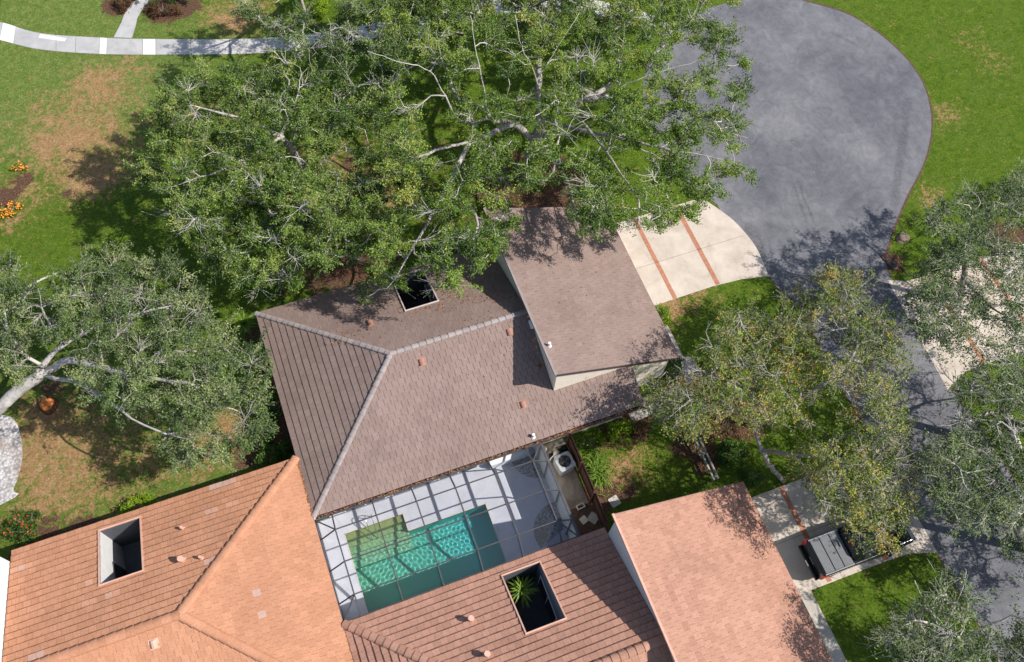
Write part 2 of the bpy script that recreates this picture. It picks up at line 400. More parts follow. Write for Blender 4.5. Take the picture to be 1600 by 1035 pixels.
pool_mats()

# ---------------------------------------------------------------- ground and paving
def structure(o): o['kind'] = 'structure'; return o

def blob(U, W, cu, cw, ru, rw, a=1.0, rot=0.0):
    du, dw = U - cu, W - cw
    c, s = math.cos(rot), math.sin(rot)
    x, y = (du * c + dw * s) / ru, (-du * s + dw * c) / rw
    return a * np.exp(-(x * x + y * y) * 1.2)

def make_ground():
    us = np.concatenate([[-260, -120, -60], np.arange(-30, 62.1, .4), [110, 260]])
    ws = np.concatenate([[-260, -120, -50], np.arange(-16, 64.1, .4), [110, 260]])
    U, W = np.meshgrid(us, ws); nu, nw = len(us), len(ws)
    P = np.stack([U, W, np.zeros_like(U)], -1).reshape(-1, 3)
    idx = np.arange(nu * nw).reshape(nw, nu)
    F = np.stack([idx[:-1, :-1], idx[:-1, 1:], idx[1:, 1:], idx[1:, :-1]], -1).reshape(-1, 4)
    C = P[F].mean(1)
    keep = ~((C[:, 0] > -2.3) & (C[:, 0] < 5.7) & (C[:, 1] > 8.4) & (C[:, 1] < 13.6))   # the pool is dug out here
    F = F[keep]
    me = bpy.data.meshes.new('grass_lawn'); me.from_pydata(P.tolist(), [], F.tolist())
    dry = np.zeros_like(U); mul = np.zeros_like(U); pale = np.zeros_like(U)
    def B(arr, x, y, r, a=1.0, ry=None, rot=0.0):
        p = at(x, y, 0); arr += blob(U, W, p[0], p[1], r, ry or r, a, rot)
    # dry, thin grass
    for x, y, r, a in ((150, 125, 1.6, .6), (60, 190, 3.6, .24), (130, 190, 4.2, .28), (165, 245, 3.6, .34), (90, 260, 3.4, .24), (190, 150, 2.6, .22), (115, 215, 1.2, .25), (175, 270, 1.3, .3), (60, 230, 1.0, .25), (30, 300, 1.2, .4), (130, 290, 1.3, .5), (215, 95, 1.5, .4),
                       (60, 660, 2.3, .5), (110, 690, 4.2, .36), (200, 740, 3.8, .36), (60, 770, 2.6, .42), (330, 700, 2.4, .45), (370, 660, 1.8, .5), (330, 180, 3, .4),
                       (400, 20, 2.4, .5), (330, 20, 1.8, .4), (365, 35, 1.5, .4), (1478, 180, 1.3, .6), (1460, 320, 1.2, .45), (1520, 70, 1.8, .32), (1560, 100, 1.5, .3), (1450, 300, .9, .4),
                       (640, 270, 4, .35), (560, 300, 3, .4), (990, 720, 1.5, .5), (960, 745, 1.2, .5), (1050, 480, 1.1, .7), (1095, 457, 1.2, .6), (1040, 500, .8, .6), (470, 240, 4, .3), (20, 345, 1.2, .5)):
        B(dry, x, y, r, a)
    # bare mulch and leaf litter
    for x, y, r, a in ((830, 285, 3.0, 1.0), (800, 300, 2.0, .9), (880, 290, 2.0, .7), (560, 420, 2.2, .7), (600, 400, 2, .6), (470, 360, 2.0, .5), (540, 260, 2.2, .5), (700, 330, 2.2, .5),
                       (1085, 690, .9, 1.0), (1130, 655, 1.5, .9), (1105, 725, .9, 1.0), (1065, 700, .6, .8), (935, 690, .8, .8), (925, 780, .9, 1.1), (975, 770, 1.0, .8), (905, 795, .9, 1.2), (925, 815, .9, 1.2),
                       (1180, 650, 1.6, .7), (990, 660, 1.8, .8), (430, 640, 1.4, 1.1), (415, 580, 1.1, 1.0), (440, 690, 1.4, 1.0), (395, 520, 1.0, .8), (380, 715, 1.0, .7), (30, 240, 1, .3),
                       (80, 605, 1.2, .6), (150, 620, 1.4, .6), (60, 850, 1.6, 1.0), (140, 830, 1.2, .9), (5, 310, 1.2, 1.0), (40, 280, .7, .8), (110, 300, .8, .7), (1400, 410, .9, .9), (1590, 385, 1.8, 1.0), (1560, 370, 1.2, .9),
                       (190, 5, 1.2, 1.0), (180, 10, .9, 1.0), (255, 15, 1.6, 1.1), (285, 10, 1.0, 1.0), (300, 5, .8, .8), (1030, 580, 1.0, .9), (1095, 580, .8, .6), (500, 440, 1.6, .6), (430, 450, 1.2, .6)):
        B(mul, x, y, r, a)
    for x, y, r, a in ((90, 20, 6, 1.0), (60, 130, 6, 1.0), (200, 140, 6, .9), (20, 200, 4, .6), (320, 60, 4, .5), (130, 700, 8, .6), (350, 720, 5, .5)):
        B(pale, x, y, r, a)
    for n, a in (('dry', dry), ('mulch', mul), ('pale', pale)):
        t = me.attributes.new(n, 'FLOAT', 'POINT'); t.data.foreach_set('value', np.clip(a, 0, 1.3).reshape(-1).astype(np.float32))
    me.materials.append(M['ground']); me.update()
    o = bpy.data.objects.new('lawn', me); COL.objects.link(o); structure(o)
make_ground()

def sheet(name, pts, z, mat, thick=0.0):
    bm = bmesh.new()
    vs = [bm.verts.new((p[0], p[1], z)) for p in pts]
    f = bm.faces.new(vs)
    if f.normal.z < 0: f.normal_flip()
    f.normal_update()
    bmesh.ops.triangulate(bm, faces=[f])
    me = bpy.data.meshes.new(name); bm.to_mesh(me); bm.free(); me.materials.append(mat)
    o = bpy.data.objects.new(name, me); COL.objects.link(o)
    return structure(o)

def smooth_path(pts, n=6, closed=False):
    out = []; P = [np.array(p, float) for p in pts]; N = len(P)
    rngi = range(N if closed else N - 1)
    for i in rngi:
        p0 = P[(i - 1) % N] if closed or i > 0 else P[i]; p1 = P[i]; p2 = P[(i + 1) % N]
        p3 = P[(i + 2) % N] if closed or i + 2 < N else p2
        for k in range(n):
            t = k / n
            out.append(.5 * ((2 * p1) + (-p0 + p2) * t + (2 * p0 - 5 * p1 + 4 * p2 - p3) * t * t + (-p0 + 3 * p1 - 3 * p2 + p3) * t ** 3))
    if not closed: out.append(P[-1])
    return out

bulb = [(33.2 + 9.75 * math.cos(R(a)), 30.6 + 9.75 * math.sin(R(a))) for a in range(214, 55, -8)]
right_edge = smooth_path([(38.6, 38.95), (41.3, 36.5), (42.75, 32.9), (42.85, 29.6), (41.6, 26.5), (39.45, 23.9), (36.65, 21.7), (34.6, 19.9), (33.2, 18.45), (32.7, 17.2)], 5)
left_edge = smooth_path([(26.3, -16), (26.3, 0.5), (26.35, 8), (26.25, 13), (26.55, 16.8), (25.75, 19.5), (25.95, 21.6), (25.6, 23.5), (25.1, 24.7)], 4)
road = left_edge + bulb + right_edge + [(32.75, 16.3), (32.3, 12), (32.0, 10.3), (32.25, 7.4), (32.4, 5.2), (32.35, -16)]
sheet('road', road, .012, M['asphalt'])
def ribbon(name, path, w, z, mat):
    mb = MB(); L, Rr = [], []
    for i, p in enumerate(path):
        d = np.array(path[min(i + 1, len(path) - 1)]) - np.array(path[max(i - 1, 0)]); d = d / (np.linalg.norm(d) + 1e-9)
        nrm = np.array([-d[1], d[0]]); ww = w * (.7 + .6 * random.random())
        L.append(np.array(p) + nrm * ww / 2); Rr.append(np.array(p) - nrm * ww / 2)
    for i in range(len(path) - 1):
        mb.poly([(*Rr[i], z), (*Rr[i + 1], z), (*L[i + 1], z), (*L[i], z)])
    return structure(mb.build(name, mat))
ribbon('road_edge', right_edge, .28, .006, M['edge_soil'])
ribbon('road_edge', [(26.3, -10), (26.3, 2)], .2, .006, M['edge_soil'])
ribbon('road_edge', [(26.35, 8), (26.25, 13), (26.55, 16.8), (25.75, 19.5)], .2, .006, M['edge_soil'])
ribbon('road_edge', [(32.0, 10.3), (32.25, 7.4), (32.4, 5.2), (32.35, -10)], .2, .006, M['edge_soil'])

# driveways
arc = smooth_path([(25.75, 19.5), (25.97, 21.6), (25.62, 23.5), (25.1, 24.7), (24.4, 25.9)], 5)
sheet('driveway', [(16.5, 25.9), (16.5, 19.85), (19.4, 19.95), (22.3, 19.98), (24.2, 19.84)] + arc, .017, M['drive'])
structure_strip = []
def strip(name, x0, x1, y0, y1, z, mat): return sheet(name, [(x0, y0), (x1, y0), (x1, y1), (x0, y1)], z, mat)
strip('brick_strip', 19.68, 19.94, 19.97, 25.9, .021, M['brick'])
strip('brick_strip', 22.48, 22.76, 19.99, 25.9, .021, M['brick'])
for y in (22.56,): strip('paving_joint', 16.9, 25.6, y - .012, y + .012, .021, M['joint'])
sheet('driveway', [(17.0, 2.53), (23.5, 2.45), (24.9, 2.37), (26.3, 1.9), (26.35, 8.6), (25.2, 7.95), (24.2, 7.82), (17.0, 7.8)], .017, M['drive'])
strip('brick_strip', 20.13, 20.40, 2.55, 7.78, .021, M['brick'])
strip('brick_strip', 23.45, 23.72, 2.5, 7.78, .021, M['brick'])
strip('paving_joint', 17.2, 26.0, 5.14, 5.164, .021, M['joint'])
sheet('driveway', [(32.4, 16.9), (33.4, 16.5), (34.9, 16.34), (54, 16.34), (54, 10.2), (33.5, 10.2), (31.9, 9.6)], .017, M['drive'])
strip('brick_strip', 34.72, 35.0, 10.25, 16.3, .021, M['brick'])
strip('brick_strip', 38.5, 38.78, 10.25, 16.3, .021, M['brick'])
# walkways by the garages
sheet('walkway', [(18.1, 19.8), (18.65, 19.8), (18.65, 16.4), (19.15, 16.2), (19.25, 14.5), (18.3, 14.0), (14.3, 13.75), (14.3, 14.75), (17.7, 15.15), (17.85, 16.4)], .014, M['walk'])
strip('walkway', 17.55, 19.15, -8, 2.52, .014, M['walk'])
# sidewalk of slabs along the far lawn, and the footpath that leaves it
top = [(-30, 60.5), (-17, 55.6), (-13.87, 53.78), (-11.65, 52.04), (-8.21, 50.5), (-4.7, 49.2), (1.23, 47.3), (5.65, 46.4), (10.8, 46.0), (14.85, 45.8), (18.5, 45.6), (23, 44.3), (26.5, 42.2), (29.2, 39.6)]
bot = [(-30, 58.8), (-17, 54.0), (-14.25, 52.3), (-11.83, 50.6), (-8.5, 49.1), (-4.95, 47.85), (1.0, 46.0), (5.5, 45.05), (10.7, 44.7), (14.8, 44.4), (18.3, 44.15), (22.4, 42.9), (25.6, 41.1), (28.0, 38.6)]
tp, bp = np.array(smooth_path(top, 8)), np.array(smooth_path(bot, 8))
white_u = [(-13.7, -12.95), (-7.95, -7.5), (-5.35, -4.55)]
tl = np.concatenate([[0], np.cumsum(np.linalg.norm(np.diff(tp, axis=0), axis=1))])
def along(P, f): return np.array([np.interp(f, np.linspace(0, 1, len(P)), P[:, k]) for k in (0, 1)])
fr = np.linspace(0, 1, 400); uu = np.array([along(tp, f)[0] for f in fr])
cuts = sorted(set([float(np.interp(u, uu, fr)) for pr in white_u for u in pr] + [float(np.interp(u, uu, fr)) for u in np.concatenate([np.arange(-29, -14, 2.4), [-10.6, -9.4, -2.4, 0, 2.4, 4.8, 7.2, 9.6, 12, 14.4, 16.8, 19.2, 21.6, 24]])] + [0.0, 1.0]))
mbw, mbg = MB(), MB()
for a, b in zip(cuts[:-1], cuts[1:]):
    um = float(np.interp((a + b) / 2, fr, uu)); isw = any(p[0] - .02 < um < p[1] + .02 for p in white_u)
    g = .012 / 40
    fs = np.linspace(a + g * .7, b - g * .7, 5)
    mb = mbw if isw else mbg
    mb.mi = 0 if isw or um < -2.6 else 1
    for f0, f1 in zip(fs[:-1], fs[1:]):
        mb.poly([(*along(bp, f0), .02), (*along(bp, f1), .02), (*along(tp, f1), .02), (*along(tp, f0), .02)])
structure(mbg.build('sidewalk', [M['slab_grey'], M['slab_warm']])); structure(mbw.build('sidewalk_slab', M['slab_white']))
sheet('sidewalk_patch', [(-11.55, 51.9), (-10.0, 51.0), (-10.15, 50.75), (-11.7, 51.6)], .024, M['slab_white'])
sheet('footpath', [(-7.12, 50.15), (-6.0, 49.72), (-5.55, 50.8), (-5.35, 51.4), (-4.75, 52.3), (-4.1, 52.8), (-2.4, 55.5), (-3.4, 56), (-5.1, 53.1), (-5.62, 52.7), (-6.15, 51.9), (-6.42, 51.3)], .016, M['slab_grey'])
sheet('gravel_bed', smooth_path([(-30, 26.5), (-18.5, 25.9), (-17.1, 25.4), (-16.5, 24.9), (-16.3, 23.9), (-16.4, 22.5), (-17.0, 21.1), (-18, 20.4), (-30, 19)], 4, True), .012, M['shell_gravel'])
strip('utility_slab', 8.9, 10.35, 10.45, 13.5, .012, M['utility_concrete'])
strip('bare_soil', 8.9, 10.4, 8.3, 10.45, .008, M['edge_soil'])
strip('utility_path', 9.0, 10.4, 13.5, 14.2, .014, M['flagstone'])

# ---------------------------------------------------------------- roofs
EAVE, SL = 2.8, .436
CA = math.cos(math.atan(SL)); SA = math.sin(math.atan(SL))

def clip_half(P, a, b, c):
    """keep a*x+b*y<=c"""
    out = []
    for i in range(len(P)):
        p, q = P[i], P[(i + 1) % len(P)]
        dp, dq = a * p[0] + b * p[1] - c, a * q[0] + b * q[1] - c
        if dp <= 1e-9: out.append(p)
        if (dp < -1e-9 and dq > 1e-9) or (dp > 1e-9 and dq < -1e-9):
            t = dp / (dp - dq); out.append((p[0] + t * (q[0] - p[0]), p[1] + t * (q[1] - p[1])))
    return out
def area(P): return .5 * sum(P[i][0] * P[(i + 1) % len(P)][1] - P[(i + 1) % len(P)][0] * P[i][1] for i in range(len(P)))
def clip_convex(P, C):
    if area(C) < 0: C = C[::-1]
    for i in range(len(C)):
        (x0, y0), (x1, y1) = C[i], C[(i + 1) % len(C)]
        a, b = (y1 - y0), -(x1 - x0)
        P = clip_half(P, a, b, a * x0 + b * y0)
        if len(P) < 3: return []
    return P
def cut_hole(P, r):
    u0, u1, w0, w1 = r; out = []
    out.append(clip_half(P, 1, 0, u0)); out.append(clip_half(P, -1, 0, -u1))
    m = clip_half(clip_half(P, -1, 0, -u0), 1, 0, u1)
    out.append(clip_half(m, 0, 1, w0)); out.append(clip_half(m, 0, -1, -w1))
    return [q for q in out if len(q) >= 3 and abs(area(q)) > 1e-4]

class Plane:
    """roof plane rising from an eave line through O, eave direction S, inward plan direction N"""
    def __init__(s, O, S, N, z=EAVE): s.O, s.S, s.N, s.z = np.array(O, float), np.array(S, float), np.array(N, float), z
    def height(s, u, w): return s.z + SL * ((u - s.O[0]) * s.N[0] + (w - s.O[1]) * s.N[1])
    def st(s, p): d = np.array(p) - s.O; return (float(d @ s.S), float(d @ s.N) / CA)
    def p3(s, a, t, h=0.0):
        u = s.O + s.S * a + s.N * (t * CA - h * SA)
        return (u[0], u[1], s.z + t * SA + h * CA)
    def find(s, x, y):
        a, b = 0.0, 9.0
        for _ in range(40):
            m = (a + b) / 2; p = at(x, y, m)
            if s.height(p[0], p[1]) > m: a = m
            else: b = m
        return at(x, y, a)

def tile_roof(mb, pl, polys, e=.36, wdt=.33, lip=.05, seed=0, odd=0.0, gap=.008, base=.32, spread=.36, tilt=.003, lip_shade=0.0):
    r = random.Random(seed)
    ST = [[pl.st(p) for p in P] for P in polys]
    smin = min(q[0] for P in ST for q in P); smax = max(q[0] for P in ST for q in P)
    tmin = min(q[1] for P in ST for q in P); tmax = max(q[1] for P in ST for q in P)
    bb = [(min(q[0] for q in P), max(q[0] for q in P), min(q[1] for q in P), max(q[1] for q in P)) for P in ST]
    for P in ST:
        mb.mi = 1; mb.poly([pl.p3(a, t, -.012) for a, t in P]); mb.mi = 0
    k = math.floor(tmin / e)
    drift = {}
    while k * e < tmax:
        t0, t1 = k * e, (k + 1) * e + .05
        off = (k % 2) * wdt * .5 + r.uniform(-.02, .02)
        i = math.floor((smin - off) / wdt)
        rowtone = r.uniform(-.06, .06); run = 0
        while i * wdt + off < smax:
            s0, s1 = i * wdt + off + gap / 2, (i + 1) * wdt + off - gap / 2
            tone = min(.9, max(.09, base + rowtone + r.random() * spread)); 
            if run == 0 and r.random() < odd: run = r.randint(4, 10)
            if run > 0:
                run -= 1
                if r.random() < .75: tone = r.uniform(.93, 1.0)
            lp = lip + r.uniform(-.004, .006); tj = r.uniform(-.002, .002); tl_ = tilt * r.uniform(.5, 1.3)
            rect = [(s0, t0 + tj), (s1, t0 + tj), (s1, t1), (s0, t1)]
            for P, B in zip(ST, bb):
                if s1 < B[0] or s0 > B[1] or t1 < B[2] or t0 > B[3]: continue
                Q = clip_convex(rect, P)
                if len(Q) < 3 or abs(area(Q)) < 2e-4: continue
                hh = lambda a, t: .006 + (lp - .006) * (1 - (t - t0) / (t1 - t0)) + tl_ * (s1 - a) / wdt
                if area(Q) < 0: Q = Q[::-1]
                top = [pl.p3(a, t, hh(a, t)) for a, t in Q]
                if lip_shade and Q[0][1] < t0 + .01 and len(Q) == 4:
                    m1 = t0 + lip_shade * r.uniform(.6, 1.4); lo_, hi_ = clip_half(Q, 0, 1, m1), clip_half(Q, 0, -1, -m1)
                    if len(lo_) > 2: mb.poly([pl.p3(a, t, hh(a, t)) for a, t in lo_], .02)  # dark lower edge painted in place of the shadow below each tile lip
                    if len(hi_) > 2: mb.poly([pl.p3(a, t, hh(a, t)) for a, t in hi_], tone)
                else: mb.poly(top, tone)
                for j in range(len(Q)):
                    p, q = Q[j], Q[(j + 1) % len(Q)]
                    mb.poly([pl.p3(p[0], p[1], -.006), pl.p3(q[0], q[1], -.006), top[(j + 1) % len(Q)], top[j]], tone)
            i += 1
        k += 1

def cap_line(p, q, mat, parent, name='ridge_cap', r=.125, step=.38, lift=.03, seed=0):
    """overlapping half-round cap tiles from p up to q"""
    rr = random.Random(seed); mb = MB()
    p, q = np.array(p, float), np.array(q, float); L = np.linalg.norm(q - p); d = (q - p) / L
    sd = np.cross(d, (0, 0, 1)); sd /= np.linalg.norm(sd); up = np.cross(sd, d)
    n = int(L / step)
    for i in range(n + 1):
        a, b = p + d * i * step, p + d * min(L + .05, (i + 1) * step + .05)
        r0, r1 = r * (1.08 + rr.uniform(-.03, .03)), r * .9
        tone = .3 + .5 * rr.random()
        A = [a + sd * r0 * math.cos(t) * 1.05 + up * (r0 * math.sin(t) * .62 + lift) for t in np.linspace(0, math.pi, 8)]
        B = [b + sd * r1 * math.cos(t) * 1.05 + up * (r1 * math.sin(t) * .62 + lift - .02) for t in np.linspace(0, math.pi, 8)]
        for k in range(7): mb.poly([A[k], A[k + 1], B[k + 1], B[k]], tone)
        mb.poly(A[::-1], tone)
        for X, Y in ((A[0], B[0]), (A[-1], B[-1])):
            mb.poly([X, Y, Y - up * .06, X - up * .06], tone)
    return mb.build(name, mat, parent)

def roof_vent(pl, x, y, mat, parent, kind='hood'):
    p = pl.find(x, y); d = np.array([pl.N[0] * CA, pl.N[1] * CA, SA]); sd = np.array([pl.S[0], pl.S[1], 0]); nn = np.cross(sd, d)
    if nn[2] < 0: nn = -nn
    mb = MB(); p = np.array(p)
    if kind == 'hood':
        def P(a, b, c): return p + (sd * a + d * b + nn * c) * .84
        prof = [(-.16, 0.0), (-.16, .15), (-.10, .21), (0, .235), (.10, .21), (.16, .15), (.16, 0)]
        A = [P(a, -.2, h) for a, h in prof]; B = [P(a * .92, .2, h * .8) for a, h in prof]
        for k in range(6): mb.poly([A[k], A[k + 1], B[k + 1], B[k]])
        mb.poly(B)
        mb.mi = 1; mb.poly([P(a * .8, -.17, h * .85) for a, h in prof]); mb.mi = 0
        for k in range(6): mb.poly([A[k], A[k + 1], P(prof[k + 1][0] * .8, -.2, prof[k + 1][1] * .85), P(prof[k][0] * .8, -.2, prof[k][1] * .85)])
        mb.box
        fl = [(-.25, -.26), (.25, -.26), (.25, .3), (-.25, .3)]
        mb.hexa([P(a, b, .0) for a, b in fl], [P(a, b, .05) for a, b in fl])
        return mb.build('roof_vent', [mat, M['black']], parent)
    r = .07 if kind == 'pipe' else .1
    h = .35 if kind == 'pipe' else .42
    mb.tube([p, p + (0, 0, h)], r, 10)
    mb.tube([p + (0, 0, -.02), p + (0, 0, .08)], [r * 2.0, r * 1.2], 10)
    if kind == 'cowl': mb.tube([p + (0, 0, h - .02), p + (0, 0, h + .1)], [r * 1.5, r * 1.3], 10)
    return mb.build('roof_vent', mat, parent)

def wall_ring(pts, tops, mat, parent, name='wall', z0=0.0, t=.12):
    """thin solid walls along the polyline pts (closed), tops: list of top heights"""
    mb = MB(); n = len(pts); c = np.mean(np.array(pts), 0)
    A = sum(pts[i][0] * pts[(i + 1) % n][1] - pts[(i + 1) % n][0] * pts[i][1] for i in range(n))
    for i in range(n):
        p, q = np.array(pts[i], float), np.array(pts[(i + 1) % n], float)
        mb.poly([(*p, z0), (*q, z0), (*q, tops[(i + 1) % n]), (*p, tops[i])])
    mb.poly([(*p, tp) for p, tp in zip(pts, tops)])
    return mb.build(name, mat, parent)

def courtyard(pl, rect, parent, wmat, trim, floor_z=.03):
    # wmat: materials of the south, east, north, west lining
    """light well through the roof: four lined walls, floor, trim around the opening, glazed door"""
    u0, u1, w0, w1 = rect
    cs = [(u0, w0), (u1, w0), (u1, w1), (u0, w1)]
    for i in range(4):
        p, q = cs[i], cs[(i + 1) % 4]; mb = MB()
        mb.poly([(*q, floor_z), (*p, floor_z), (*p, pl.height(*p) + .02), (*q, pl.height(*q) + .02)])
        mb.build('courtyard_wall', wmat[i], parent)
    f = MB(); f.poly([(*p, floor_z) for p in cs]); f.build('courtyard_floor', M['court_floor'], parent)
    tb = MB(); k = .07
    for i in range(4):
        p, q = np.array(cs[i], float), np.array(cs[(i + 1) % 4], float); d = (q - p) / np.linalg.norm(q - p)
        o = np.array([d[1], -d[0]])
        p2, q2 = p + o * .035 - d * (.07 if i % 2 == 0 else 0), q + o * .035 + d * (.07 if i % 2 == 0 else 0)
        tb.beam((*p2, pl.height(*p2) + .05), (*q2, pl.height(*q2) + .05), .068, .13)
    tb.build('opening_trim', trim, parent)
    g = MB(); y0 = w0 + .3; y1 = y0 + 1.3
    g.box(u0 + .012, u0 + .05, y0, y1, floor_z + .02, 2.08)
    d = g.build('door', M['bronze'], parent)
    gg = MB(); gg.box(u0 + .052, u0 + .06, y0 + .12, y0 + .6, .2, 1.96); gg.box(u0 + .052, u0 + .06, y0 + .7, y1 - .12, .2, 1.96); gg.build('pane', M['glass_dark'], d)
    g = MB(); g.box(u1 - .05, u1 - .012, w0 + .35, w1 - .4, .1, 2.08); d = g.build('window', M['white'], parent)
    gg = MB(); gg.box(u1 - .06, u1 - .052, w0 + .45, (w0 + w1) / 2 - .05, .2, 1.98); gg.box(u1 - .06, u1 - .052, (w0 + w1) / 2 + .05, w1 - .5, .2, 1.98); gg.build('pane', M['glass_dark'], d)

def shed_wing(parent, u_hi, u_lo, w0, w1, tile, wmat, trim, seed, base_w, tmat2=None, wname='wall'):
    """garage block with one tiled slope, high at u_hi and low at u_lo"""
    s = 1 if u_lo > u_hi else -1
    pl = Plane((u_lo, w0 if s > 0 else w1), (0, 1 if s > 0 else -1), (-s, 0))
    mb = MB(); tile_roof(mb, pl, [[(u_lo, w0), (u_lo, w1), (u_hi, w1), (u_hi, w0)]], seed=seed, odd=.004 if seed == 24 else 0, spread=.38 if seed == 24 else .36)
    rf = mb.build('roof', [tile, M['deck_dark']], parent)
    ins = .14
    a, b = u_hi + s * ins, u_lo - s * .5
    y0, y1 = w0 + ins, w1 - ins
    H = lambda u: pl.height(u, 0) - .03
    pts = [(a, y0), (b, y0), (b, y1), (a, y1)] if s > 0 else [(b, y0), (a, y0), (a, y1), (b, y1)]
    wl = wall_ring(pts, [H(p[0]) for p in pts], wmat, parent, wname)
    # fascia boards round the roof edge
    zh, zl = pl.height(u_hi, 0), pl.height(u_lo, 0)
    for a_, b_ in (((u_lo, w0 - .014, zl - .06), (u_hi, w0 - .014, zh - .06)), ((u_lo, w1 + .014, zl - .06), (u_hi, w1 + .014, zh - .06)), ((u_lo + s * .016, w0 - .03, zl - .05), (u_lo + s * .016, w1 + .03, zl - .05))):
        f = MB(); f.beam(a_, b_, .026, .15); f.build('fascia', M['fascia'], rf)
    f = MB(); f.beam((u_hi - s * .03, w0 - .03, zh + .02), (u_hi - s * .03, w1 + .03, zh + .02), .10, .16); f.build('high_edge_trim', trim, rf)
    # garage door in the low wall
    g = MB(); n = 4; dw0, dw1 = (w0 + w1) / 2 - 2.4, (w0 + w1) / 2 + 2.4
    for i in range(n): g.box(*sorted((b + s * .003, b + s * .04)), dw0, dw1, .02 + i * .52, .02 + i * .52 + .505)
    g.build('garage_door', M['white'], parent)
    return pl, rf

# ------------------------------------------------ brown-roofed house in the middle
hb = empty('house', (0, 0, 0), label='house with the mauve-brown tiled roof above the pool, lighter garage wing on its right', cat='house')
S_ = Plane((-2.97, 13.67), (1, 0), (0, 1)); N_ = Plane((14.4, 25.3), (-1, 0), (0, -1)); W_ = Plane((-2.97, 25.3), (0, -1), (1, 0))
RZ = EAVE + SL * 5.815; RW = 19.485
mb = MB()
tile_roof(mb, S_, [[(-2.97, 13.67), (10.05, 13.67), (10.05, RW), (2.845, RW)], [(10.05, 13.67), (14.4, 13.67), (14.4, 15.6), (10.05, 15.6)]], seed=1, tilt=.015, gap=.013)
nh = (4.4, 6.12, 22.1, 24.85)
tile_roof(mb, N_, cut_hole([(-2.97, 25.3), (2.845, RW), (10.05, RW), (10.05, 25.3)], nh), seed=2, tilt=.008)
tile_roof(mb, W_, [[(-2.97, 13.67), (2.845, RW), (-2.97, 25.3)]], seed=3)
rf = mb.build('roof', [M['tile_brown'], M['deck_dark']], hb)
cap_line((-2.97, 13.67, EAVE), (2.8, RW - .05, RZ), M['cap_grey'], rf, seed=1)
cap_line((-2.97, 25.3, EAVE), (2.8, RW + .05, RZ), M['cap_grey'], rf, seed=2)
cap_line((2.8, RW, RZ), (10.0, RW, RZ), M['cap_grey'], rf, seed=3)
for x, y in ((579, 507), (659, 566), (796, 519), (817, 632)):
    roof_vent(N_ if y == 507 else S_, x, y, M['terracotta'], rf)
roof_vent(S_, 833, 683, M['white'], rf, 'pipe')
for a_, b_ in (((-2.985, 13.6, EAVE - .07), (-2.985, 25.37, EAVE - .07)), ((-2.97, 25.315, EAVE - .07), (10.05, 25.315, EAVE - .07)), ((14.415, 13.67, EAVE - .06), (14.415, 15.6, EAVE + SL * 1.93 - .06))):
    f = MB(); f.beam(a_, b_, .03, .16); f.build('fascia', M['fascia'], rf)
g = MB(); y = 13.60
g.box(-2.9, 14.4, y - .11, y - .095, EAVE - .14, EAVE + .0); g.box(-2.9, 14.4, y - .095, y + .05, EAVE - .14, EAVE - .12)
g.box(-2.9, 14.4, y + .052, y + .066, EAVE - .14, EAVE - .02); g.build('gutter', M['fascia'], rf)
pts = [(-2.4, 14.25), (13.9, 14.25), (13.9, 15.55), (10.2, 15.55), (10.2, 24.92), (-2.4, 24.92)]
m_ = MB()
for i in range(len(pts)):
    p, q = pts[i], pts[(i + 1) % len(pts)]
    zt = lambda a: min(S_.height(*a), N_.height(*a), W_.height(*a)) - .05
    m_.poly([(*p, 0), (*q, 0), (*q, zt(q)), (*p, zt(p))])
m_.build('wall', M['stucco_white'], hb)
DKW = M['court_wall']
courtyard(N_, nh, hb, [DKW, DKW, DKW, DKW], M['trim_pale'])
# sliding doors and the white bay beside the pool
for a, b in ((-1.6, .6), (.9, 3.1), (3.4, 5.6)):
    g = MB(); g.box(a, b, 14.20, 14.247, .06, 2.1); d = g.build('sliding_door', M['white'], hb)
    g = MB(); g.box(a + .08, (a + b) / 2 - .04, 14.19, 14.198, .12, 2.0); g.box((a + b) / 2 + .04, b - .08, 14.19, 14.198, .12, 2.0); g.build('pane', M['glass_dark'], d)
g = MB(); g.hexa([(6.15, 13.85, .05), (8.3, 13.85, .05), (8.3, 14.24, .05), (6.15, 14.24, .05)], [(6.15, 13.85, .62), (8.3, 13.85, .62), (8.3, 14.24, .95), (6.15, 14.24, .95)])
g.build('bay_sill', M['white'], hb, bevel=.02)
gp, gr = shed_wing(hb, 9.95, 17.3, 15.45, 25.6, M['tile_brown'], M['stucco_cream'], M['cap_grey'], 4, 2.8)
roof_vent(gp, 858, 541, M['white'], gr, 'pipe')
v = MB(); v.tube([(10.03, 18.75, 5.25), (9.93, 18.75, 5.25)], .24, 16); v.build('wall_vent', M['white'], hb)

# ------------------------------------------------ terracotta house at the lower left
ho = empty('house', (0, 0, 0), label='house with the orange terracotta hip roof in the lower left corner', cat='house')
N2 = Plane((-3.0, 16.8), (-1, 0), (0, -1)); E2 = Plane((-3.0, 4.5), (0, 1), (-1, 0)); S2 = Plane((-16.4, 4.5), (1, 0), (0, 1))
RW2, AU2 = 10.65, -9.15; RZ2 = EAVE + SL * 6.15
oh = (-12.42, -10.58, 13.4, 16.28)
mb = MB()
tile_roof(mb, N2, cut_hole([(-3, 16.8), (-16.4, 16.8), (-16.4, RW2), (AU2, RW2)], oh), seed=11, odd=.008, lip=.075, lip_shade=.020)
tile_roof(mb, E2, [[(-3, 4.5), (-3, 16.8), (AU2, RW2)]], seed=12, odd=.002)
tile_roof(mb, S2, [[(-16.4, 4.5), (-3, 4.5), (AU2, RW2), (-16.4, RW2)]], seed=13, odd=.002, tilt=.015)
rf = mb.build('roof', [M['tile_orange'], M['deck_dark']], ho)
